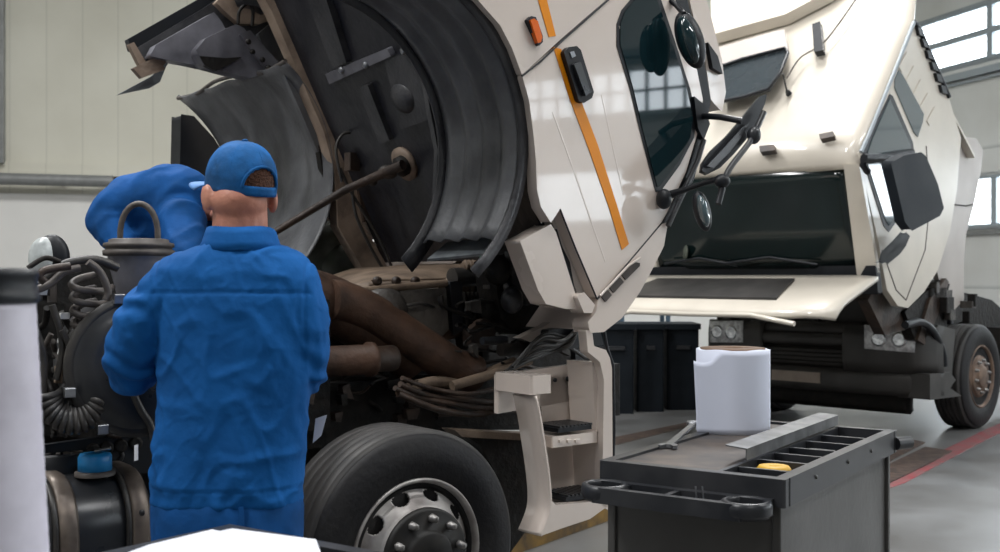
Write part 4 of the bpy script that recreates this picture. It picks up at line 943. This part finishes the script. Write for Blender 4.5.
# spanner
def spanner():
    p0=oncart(684,447); p1=oncart(694,428); 
    p0=oncart(668,449); p1=oncart(694,426)
    d=(p1-p0).normalized(); n=V((-d.y,d.x,0)); z=bot
    r=root('spanner',V((p0.x,p0.y,z)),'steel combination spanner lying left of the paper roll on the trolley','spanner')
    p0.z=p1.z=z+.005
    L=(p1-p0).length
    MB().prism([p0+n*.012+d*.02,p0-n*.012+d*.02,p1-n*.009-d*.02,p1+n*.009-d*.02],UP*.008).build('shaft','steel',r,bevel=.003)
    # ring end (far) 
    o=V((p1.x,p1.y,z+.003)); MB().lathe(o,UP,[(.013,0),(.026,0),(.028,.006),(.026,.014),(.013,.014),(.013,0)],24).build('ring_end','steel',r)
    # open jaw (near)
    pts=[]
    for k in range(13):
        a=math.radians(60+240*k/12)*1.0; pts.append(p0+ (d*math.cos(PI-0)+V())*0 + (d*-math.cos(a)*-1*.03 if 0 else d*(-math.cos(a+PI))*.03*-1)+n*math.sin(a)*.03)
    jaw=[ (math.cos(math.radians(40+280*k/14))*.03, math.sin(math.radians(40+280*k/14))*.03) for k in range(15)]+[(.004,-.012),(-.006,-.008),(-.006,.008),(.004,.012)]
    MB().prism([p0-d*x+n*y-UP*.002 for x,y in jaw],UP*.011).build('open_jaw','steel',r,bevel=.002)
spanner()
# angle iron
p0=oncart(747,462,zt+.0); p1=oncart(838,426,zt+.0); p0.z=p1.z=zt+.004
d=(p1-p0).normalized(); n=V((-d.y,d.x,0))
ar=root('steel_angle',V(p0),'long dull steel angle lying diagonally across the trolley tray','metal strip')
MB().prism([p0,p1,p1+n*.075,p0+n*.075],UP*.005).build('flat_flange','steeld',ar,bevel=.001) if False else None
MB().prism([p0+UP*.03,p1+UP*.03,p1+n*.065+UP*.036,p0+n*.065+UP*.036],UP*.004).build('flat_flange','steeld',ar,bevel=.001)
MB().prism([p0,p1,p1+UP*.032,p0+UP*.032],n*.004).build('upright_flange','steeld',ar,bevel=.001)
yt=C1.w(.11,.22,zt-.045)
MB().lathe(yt,UP,[(.001,0),(.045,0),(.048,.006),(.048,.032),(.042,.04),(.015,.04),(.012,.036),(.001,.036)],28).build('tape_reel','yellow',None,label='round yellow tape reel in the near corner of the trolley tray',category='tape reel')
# small things in the handle tray
for k,(a,b,L) in enumerate(((.20,-.06,.05),(.215,-.07,.05))):
    c=C1.w(a,b,hz-.024); MB().tube([c,c+UP*.055+C1.a*.004],.0025,6).build('metal_pin','steel',None,label='thin upright metal pin in the handle tray of the trolley',category='pin',group='metal pins in the handle tray')
for k,(a,lab) in enumerate(((.36,'hex nut in the handle tray nearer the left cup ring'),(.33,'hex nut in the middle of the handle tray'))):
    c=C1.w(a,-.07,hz-.024); MB().lathe(c,UP,[(.007,0),(.014,0),(.014,.012),(.007,.012),(.007,0)],6).build('hex_nut','steel',None,label=lab,category='nut')
# foreground cart ----------------------------------------------------
fcn=onz(230,524,.95)
aF=math.atan2(-.563,.827); aG=math.atan2(-.785,-.619)
near2=V((fcn.x,fcn.y,0))
C2,r2=make_cart(near2,aF,aG,.62,.98,.95,'black topped tool trolley in the near foreground carrying loose papers')
def sheet_paper(pts,z,lab):
    q=[onz(x,y,z) for x,y in pts]; 
    MB().prism(q,UP*.0015).build('paper_sheet','paper2',None,label=lab,category='paper',group='loose papers on the near trolley')
sheet_paper([(150,545),(212,530),(300,548),(360,600),(60,640),(125,554)],.955,'white sheet lying flat on the near trolley, its left edge showing')
sheet_paper([(196,537),(232,529),(316,540),(322,556),(300,640),(150,640)],.9585,'uppermost white sheet on the near trolley, below the mechanic')
# tall white container
cc_=V(((-27-500)/F*1.6,1.6,0)); zb=.95-.0445
kr=root('plastic_container',V((cc_.x,cc_.y,zb)),'tall white plastic container with black lid at left edge','container')
pf=[]
H=1.44-zb
for i in range(60):
    t=i/59; r=.111-.026*t; pf.append((r+.0004*math.sin(t*2*PI*22),H*t))
MB().lathe(V((cc_.x,cc_.y,zb)),UP,[(.05,0)]+pf+[(.05,H+.001)],56).build('container_body','whitep',kr)
MB().lathe(V((cc_.x,cc_.y,1.44)),UP,[(.086,0),(.090,.004),(.090,.014),(.087,.017),(.087,.038),(.089,.041),(.087,.05),(.06,.052),(.001,.052)],48).build('lid','black',kr)
# =================================================================== PEOPLE
def remesh(mb,vox,sm=4,fn=None):
    me=bpy.data.meshes.new('tmp'); me.from_pydata([tuple(v) for v in mb.v],[],mb.f)
    bm=bmesh.new(); bm.from_mesh(me); bmesh.ops.recalc_face_normals(bm,faces=bm.faces); bm.to_mesh(me); bm.free()
    o=bpy.data.objects.new('tmp',me); col.objects.link(o)
    m=o.modifiers.new('r','REMESH'); m.mode='VOXEL'; m.voxel_size=vox
    m=o.modifiers.new('s','SMOOTH'); m.factor=.5; m.iterations=sm
    dg=bpy.context.evaluated_depsgraph_get(); ev=o.evaluated_get(dg); e=ev.to_mesh()
    vs=[V(v.co) for v in e.vertices]; ns=[V(v.normal) for v in e.vertices]; fs=[list(p.vertices) for p in e.polygons]
    ev.to_mesh_clear(); bpy.data.objects.remove(o); bpy.data.meshes.remove(me)
    if fn: vs=[v+n*fn(v,n) for v,n in zip(vs,ns)]
    r=MB(); r.add(vs,fs,True); return r
def limb(mb,pts,rs):
    pts=[V(p) for p in pts]; cp=catmull(pts,5)
    rr=[]; 
    for i in range(len(pts)-1):
        for k in range(5): t=k/5; t=t*t*(3-2*t); rr.append(rs[i]*(1-t)+rs[i+1]*t)
    rr.append(rs[-1])
    mb.tube(cp,rr,16); mb.ell(pts[0],rs[0],rs[0],rs[0]); mb.ell(pts[-1],rs[-1],rs[-1],rs[-1])
def torso(mb,rings):   # (xl,xr,z,cy,ry)
    rg=[]
    for (xl,xr,z,cy,ry) in rings:
        cx=(xl+xr)/2; rx=(xr-xl)/2
        r=[]
        for k in range(32):
            t=2*PI*k/32; c,s=math.cos(t),math.sin(t); e=.82
            r.append(V((cx+rx*math.copysign(abs(c)**e,c),cy+ry*math.copysign(abs(s)**e,s),z)))
        rg.append(r)
    mb.loft(rg)
def hand(mb,wr,d,side_,curl,s=1.0):
    d=V(d).normalized(); sd=V(side_).normalized(); nrm=d.cross(sd).normalized()
    mb.ell(wr+d*.045*s,.045*s,.04*s,.017*s,(d,sd,nrm),14,10)
    for i,(o,L) in enumerate(((-.03,.068),(-.010,.078),(.010,.073),(.028,.056))):
        b=wr+d*.07*s+sd*o*s; m1=b+(d*.85+nrm*curl*.5)*L*.5*s; m2=m1+(d*.5+nrm*curl)*L*.5*s
        mb.tube([b-d*.02,b,m1,m2],[.010*s,.010*s,.009*s,.007*s],8); mb.ell(m2,.007*s,.007*s,.007*s,None,8,6)
    b=wr+d*.02*s-sd*.035*s; m1=b+(d*.6-sd*.7).normalized()*.04*s; m2=m1+(d*.9+nrm*curl*.3).normalized()*.03*s
    mb.tube([b,m1,m2],[.012*s,.011*s,.008*s],8); mb.ell(m2,.008*s,.008*s,.008*s,None,8,6)
def head(mb,c,fw,sc=1.0,up=UP):
    fw=V(fw).normalized(); rt=fw.cross(up).normalized(); upv=rt.cross(fw)
    ax=(rt,fw,upv)
    q=lambda a,b,z: c+rt*a*sc+fw*b*sc+upv*z*sc
    mb.ell(q(0,-.008,.03),.076*sc,.095*sc,.088*sc,ax,28,20)
    mb.ell(q(0,.022,-.035),.064*sc,.064*sc,.078*sc,ax,24,16)
    mb.ell(q(0,.068,-.085),.028*sc,.024*sc,.022*sc,ax)
    mb.tube([q(0,.088,.02),q(0,.106,-.018),q(0,.10,-.03)],[.009*sc,.014*sc,.011*sc],10)
    mb.ell(q(0,.088,-.058),.024*sc,.012*sc,.008*sc,ax)
    mb.ell(q(0,.08,.028),.05*sc,.018*sc,.012*sc,ax)
    for s in (-1,1):
        mb.ell(q(s*.087,-.006,-.022),.013*sc,.023*sc,.035*sc,(rt,fw,upv),14,10); mb.ell(q(s*.090,.004,-.018),.012*sc,.012*sc,.030*sc,ax,14,10)
        mb.ell(q(s*.030,.042,-.02),.034*sc,.032*sc,.04*sc,ax)
    return q,ax
# ---------------- foreground mechanic
D1=3.1; S1=F/D1
X=lambda px:(px-500)/S1
Z=lambda py:ZC-(py-HY)/S1
J=lambda px,py,dy=0:V((X(px),D1+dy,Z(py)))
p1r=root('person',V((X(228),D1,0)),'mechanic in blue jacket and blue cap standing with back to camera','person')
hc=V((X(237),D1+.03,Z(190)))
fw=V((-math.sin(math.radians(34)),math.cos(math.radians(34)),-.08))
HS=1.1
b1=MB(); q1,hax=head(b1,hc,fw,HS)
limb(b1,[V((X(239),D1+.015,Z(205))),V((X(239),D1+.01,Z(232))),V((X(236),D1+.0,Z(255)))],[.076,.078,.088])
b1.ell(V((X(240),D1-.01,Z(202))),.079,.075,.06)
torso(b1,[(X(170),X(295),Z(262),D1,.08),(X(175),X(300),Z(320),D1+.01,.10),(X(178),X(288),Z(400),D1,.095),(X(172),X(285),Z(480),D1,.10),(X(170),X(290),Z(520),D1,.10)])
for sgn,(pts,rs) in enumerate(((( (185,282,0),(142,330,0),(126,366,.04),(116,378,.24)),(.05,.048,.045,.03)),(((292,282,0),(302,330,0),(300,372,.04),(280,388,.26)),(.05,.048,.045,.03)))):
    limb(b1,[J(*p) for p in pts],list(rs))
hand(b1,J(115,378,.25),(-.05,1,-.1),(.2,0,-1),.8); hand(b1,J(278,388,.27),(-.3,1,.1),(-.2,0,-1),.8)
for sx in (196,262): limb(b1,[V((X(sx),D1,Z(515))),V((X(sx),D1+.02,.48)),V((X(sx),D1,.12))],[.08,.058,.042])
body=remesh(b1,.0065,3).build('body','skin',p1r)
# jacket
jb=MB()
torso(jb,[(X(210),X(272),Z(243),D1+.0,.08),(X(194),X(288),Z(248),D1,.085),(X(174),X(302),Z(257),D1,.10),(X(156),X(314),Z(270),D1+.005,.118),(X(156),X(314),Z(300),D1+.01,.135),(X(159),X(313),Z(340),D1+.015,.142),(X(159),X(311),Z(380),D1+.015,.14),(X(156),X(307),Z(420),D1+.01,.135),(X(151),X(303),Z(460),D1+.005,.135),(X(149),X(302),Z(484),D1,.137),(X(152),X(300),Z(487),D1,.133),(X(151),X(301),Z(500),D1,.134),(X(154),X(298),Z(503),D1,.12)])
limb(jb,[J(180,285,0),J(150,318,0),J(132,352,.02),J(126,368,.06),J(118,378,.20)],[.085,.082,.080,.076,.05])
limb(jb,[J(290,285,0),J(300,315,0),J(302,350,.02),J(299,372,.06),J(284,388,.24)],[.085,.078,.075,.072,.05])
def sstep(a,b,x): t=max(0,min(1,(x-a)/(b-a))); return t*t*(3-2*t)
def jwr(v,n):
    z=v.z; x=v.x; d=0
    # diagonal tension folds + drape
    k=noise.noise(V((x*5+z*3.2,v.y*5,z*2.0-x*2.5)))
    d+=.008*k
    r=1-abs(noise.noise(V((x*7-z*6,v.y*6,z*4+x*5))))*2; d+=.012*max(0,r-.62)
    r=1-abs(noise.noise(V((x*11+z*4,v.y*8+3,z*4))))*2; d+=.010*max(0,r-.68)
    r=1-abs(noise.noise(V((x*16-z*13,v.y*10,z*9+x*8))))*2; d+=.004*max(0,r-.7)
    arm=sstep(X(165),X(150),x)+sstep(X(300),X(316),x)
    r=math.sin(z*80+noise.noise(v*9)*5+x*25); d+=.009*arm*r*max(0,noise.noise(v*6)+.3)
    if v.y<D1+.03:
        zs=Z(291)-.10*abs(x-X(232))*.25
        d-=.0045*math.exp(-((z-zs)/.004)**2)*(1 if X(160)<x<X(314) else 0)
        for zz0 in (Z(484),): d-=.004*math.exp(-((z-zz0)/.0035)**2)
    if z<Z(484): d+=.0022*math.sin(x*130)*math.exp(-((z-Z(492))/.03)**2)
    # blouse folds above hem
    d+=.006*math.exp(-((z-Z(474))/.05)**2)*math.sin(x*34+2*noise.noise(v*5))
    # armhole seam
    for xs,s in ((X(163),1),(X(309),-1)):
        xx=xs+s*.05*sstep(Z(330),Z(280),z)*-0
        d-=.004*math.exp(-((x-xx)/.005)**2)*sstep(Z(350),Z(340),z)
    return d
jk=remesh(jb,.0062,8,jwr).build('jacket','blue',p1r)
# collar
rows=[]
for (z,gx,gy,o) in ((Z(254),.125,.10,0),(Z(246),.108,.095,0),(Z(238),.100,.090,0),(Z(232),.096,.086,.0),(Z(235),.088,.080,0)):
    rows.append([V((X(241)+gx*math.cos(t),D1+.005+gy*math.sin(t)-0,z+.012*max(0,-math.sin(t))-.004*math.sin(3*t))) for t in [2*PI*k/40 for k in range(40)]])
MB().sheet(rows,close_u=True).build('jacket_collar','blue',jk,solid=.006)
tb=MB()
torso(tb,[(X(156),X(298),Z(488),D1,.12),(X(153),X(302),Z(505),D1,.135),(X(153),X(303),Z(530),D1,.14),(X(154),X(302),Z(548),D1,.135)])
for sx in (192,264): limb(tb,[V((X(sx),D1,Z(535))),V((X(sx),D1+.01,.75)),V((X(sx),D1+.02,.48)),V((X(sx),D1,.11))],[.112,.10,.085,.075])
trs=remesh(tb,.010,4,lambda v,n:.008*noise.noise(v*7)+.004*max(0,1-abs(noise.noise(V((v.x*12,v.y*12,v.z*5))))*3)).build('trousers','blued',p1r)
MB().prism([J(250,497,-.137),J(255,497,-.137),J(256,540,-.141),J(250,540,-.141)],V((0,.004,0))).build('pocket_seam','blued',trs)
MB().lathe(J(154,505,-.10),(-.5,-1,0),[(.009,0),(.009,.004),(.001,.005)],14).build('trouser_button','black',trs)
for sx in (192,264):
    bt_=MB(); bt_.ell(V((X(sx),D1+.07,.045)),.05,.14,.05); bt_.tube([V((X(sx),D1,.04)),V((X(sx),D1,.16))],.055,16)
    bm_=remesh(bt_,.01,3); 
    for v in bm_.v: v.z=max(v.z,0)
    bm_.build('boot','black',p1r)
MB().prism([J(146,440,-.10),J(152,438,-.12),J(152,453,-.12),J(146,455,-.10)],V((0,.003,0))).build('jacket_tag','paper2',jk,label='small white fabric tag')
# cap
fdc=V((-math.sin(math.radians(46)),math.cos(math.radians(46)),.17)).normalized(); rtc=fdc.cross(UP).normalized()
hx=(rtc,fdc,rtc.cross(fdc)); rt,fd,uv=hx
capc=hc+uv*.03+fd*-.004
def capp(th,ph,r=1.0): # th around (0=front), ph from top
    r=r*HS; a=rt*math.sin(th)*.083*r+fd*math.cos(th)*.104*r
    f=math.sin(ph)**.85 if ph<PI/2 else 1.0
    return capc+a*f+uv*(.100*math.cos(ph) if ph<PI/2 else -.10*math.cos(PI-ph))*r
rows=[];NT=72;NP=22;PM=PI*.60
for i in range(NP+1):
    ph=.02+(PM-.02)*i/NP
    rows.append([capp(2*PI*j/NT,ph,1.0+.012*noise.noise(V((math.sin(2*PI*j/NT)*3,math.cos(2*PI*j/NT)*3,ph*3)))) for j in range(NT)])
vs=[p for r in rows for p in r]; fs=[]
for i in range(NP):
    for j in range(NT):
        th=2*PI*(j+.5)/NT; ph=.02+(PM-.02)*(i+.5)/NP; dth=abs((th-PI))
        # rear adjustment opening: half disc above strap
        if ph>PI*.35 and ph<PI*.53 and (dth/.62)**2+((ph-PI*.53)/(PI*.17))**2<1: continue
        fs.append([i*NT+j,i*NT+(j+1)%NT,(i+1)*NT+(j+1)%NT,(i+1)*NT+j])
cp_=MB().add(vs,fs,True).build('cap','bluecap',p1r,solid=.004)
MB().ell(capp(0,0.0)+uv*.003,.009,.009,.005).build('cap_button','bluecap',cp_)
for k in range(6):
    th=PI*k/3+PI/6*0; 
    if k==3: phs=PI*.34
    else: phs=PM
    MB().tube([capp(th,.03+(phs-.03)*i/14,1.008) for i in range(15)],.0018,6).build('cap_seam','bluecap',cp_)
MB().tube([capp(PI+.64*math.cos(PI*i/20),PI*.53-PI*.175*math.sin(PI*i/20),1.01) for i in range(21)],.005,6).build('opening_hem','bluecap',cp_)
rows=[]
for i in range(7):
    t=i/6; row=[]
    for j in range(21):
        th=-1.05+2.1*j/20; base=capp(th,PI*.56,1.0); ext=.115*(math.cos(th*1.2)**.6 if abs(th)<1.3 else 0)
        row.append(base+fd*ext*t+uv*(.006*t-.02*t*abs(math.sin(th))**2*1.0-.012*t*t)-uv*.004)
    rows.append(row)
MB().sheet(rows).build('cap_brim','brim',cp_,solid=.004)
# hair : a thin fitted shell on the nape and showing in the opening
rows=[]
rt,fd,uv=hx
for i in range(10):
    ph=PI*.28+PI*.27*i/9
    rows.append([capp(PI-.8+1.6*j/24,ph,.965) for j in range(25)])
rt,fd,uv=hax
MB().sheet(rows).build('hair','hair',p1r,solid=.002)
# slip of white paper tucked behind hip
MB().prism([J(303,452,.16),J(306,426,.16),J(318,422,.16),J(312,444,.16)],V((0,.003,0))).build('paper_slip','paper2',None,label='white paper held at the right hip of the capped mechanic',category='paper')
# ---------------- bending mechanic
D2=4.55; S2=F/D2
K=lambda px,py,dy=0:V(((px-500)/F*(D2+dy),D2+dy,ZC-(py-HY)*(D2+dy)/F))
p2r=root('person',K(215,330,.2)*1.0,'mechanic in blue overalls bending over the engine behind the first mechanic','person')
b2=MB()
hd2=K(233,214,-.05); head(b2,hd2,V((.5,-.45,-.75)),.95,V((.55,-.2,.8)))
limb(b2,[K(218,208,0),K(190,205,.05)],[.055,.07])
limb(b2,[K(165,205,.1),K(190,225,.25),K(215,260,.4)],[.13,.14,.13])
limb(b2,[K(135,198,0),K(106,216,-.05),K(130,262,-.15)],[.06,.05,.035]); hand(b2,K(132,266,-.17),(.4,-.4,-.8),(1,.2,0),.8)
limb(b2,[K(180,225,-.1),K(185,262,-.25),K(190,290,-.3)],[.06,.05,.035]); hand(b2,K(191,296,-.32),(.2,-.3,-.9),(1,.2,0),.8)
for sx in (205,232): limb(b2,[K(sx,270,.42),K(sx,330,.4),K(sx,400,.42)],[.09,.07,.05])
remesh(b2,.012,3).build('body','skin',p2r)
j2=MB()
limb(j2,[K(150,203,.02),K(175,205,.08),K(200,232,.25),K(218,268,.4)],[.135,.165,.16,.15])
j2.ell(K(140,204,.02),.16,.13,.13); j2.ell(K(158,226,.05),.17,.13,.15); j2.ell(K(180,200,.05),.16,.14,.14)
limb(j2,[K(134,200,0),K(116,206,-.04),K(107,219,-.06),K(118,240,-.11),K(131,258,-.15)],[.10,.088,.078,.068,.055])
limb(j2,[K(180,222,-.08),K(188,250,-.2),K(190,280,-.28)],[.10,.08,.06])
def j2w(v,n):
    r=1-abs(noise.noise(V((v.x*6+v.z*5,v.y*5,v.z*5-v.x*4))))*2
    return .014*noise.noise(v*4.5)+.016*max(0,r-.6)+.006*max(0,1-abs(noise.noise(V((v.x*10-v.z*8,v.y*7,v.z*3+v.x*3))))*2.5)
jj=remesh(j2,.012,4,j2w).build('overall_jacket','blued',p2r)
t2=MB()
for sx in (203,234): limb(t2,[K(sx,268,.42),K(sx,330,.4),K(sx,402,.42)],[.13,.10,.08])
t2.ell(K(218,272,.42),.19,.16,.14)
remesh(t2,.014,3).build('overall_trousers','blued',p2r)
for sx in (203,234): 
    q=K(sx,412,.36); MB().ell(q,.05,.13,.045).build('boot','black',p2r)
# deck plate he stands on (part of truck chassis)
q=K(218,412,.40); MB().box(V((q.x,q.y,q.z-.06)),A.u*.8,A.v*.5,UP*.03).build('chassis_walkway','blacks',tA)
# =================================================================== CAMERA, LIGHT
cam=bpy.data.cameras.new('camera'); co=bpy.data.objects.new('camera',cam); col.objects.link(co)
co.location=(0,0,ZC); co.rotation_euler=(PI/2,0,0); cam.sensor_width=36; cam.lens=36*F/1000; cam.clip_start=.05
cam.dof.use_dof=True; cam.dof.focus_distance=3.8; cam.dof.aperture_fstop=5.0
bpy.context.scene.camera=co
w=bpy.data.worlds.new('World'); bpy.context.scene.world=w; w.use_nodes=True
bg=w.node_tree.nodes['Background']; bg.inputs[0].default_value=(.86,.92,1,1); bg.inputs[1].default_value=.55
def area(name,loc,tgt,sx,sy,pw,c=(1,1,1)):
    l=bpy.data.lights.new(name,'AREA'); l.shape='RECTANGLE'; l.size=sx; l.size_y=sy; l.energy=pw; l.color=c
    o=bpy.data.objects.new(name,l); col.objects.link(o); o.location=loc; o.rotation_euler=(V(tgt)-V(loc)).to_track_quat('-Z','Y').to_euler(); return o
for (x,y,p) in ((-5,1,420),(-4,8,460),(1,3,200),(3,11,560),(8,4,360),(2,-4,150)):
    area('overhead_fill',(x,y,8.3),(x+.01,y+.01,0),.7,4.5,p)  # unseen area lights added overhead to fill the hall with light
vs_=bpy.context.scene.view_settings; vs_.view_transform='Standard'; vs_.look='None'; vs_.exposure=0.35; vs_.gamma=1; vs_.use_curve_mapping=False
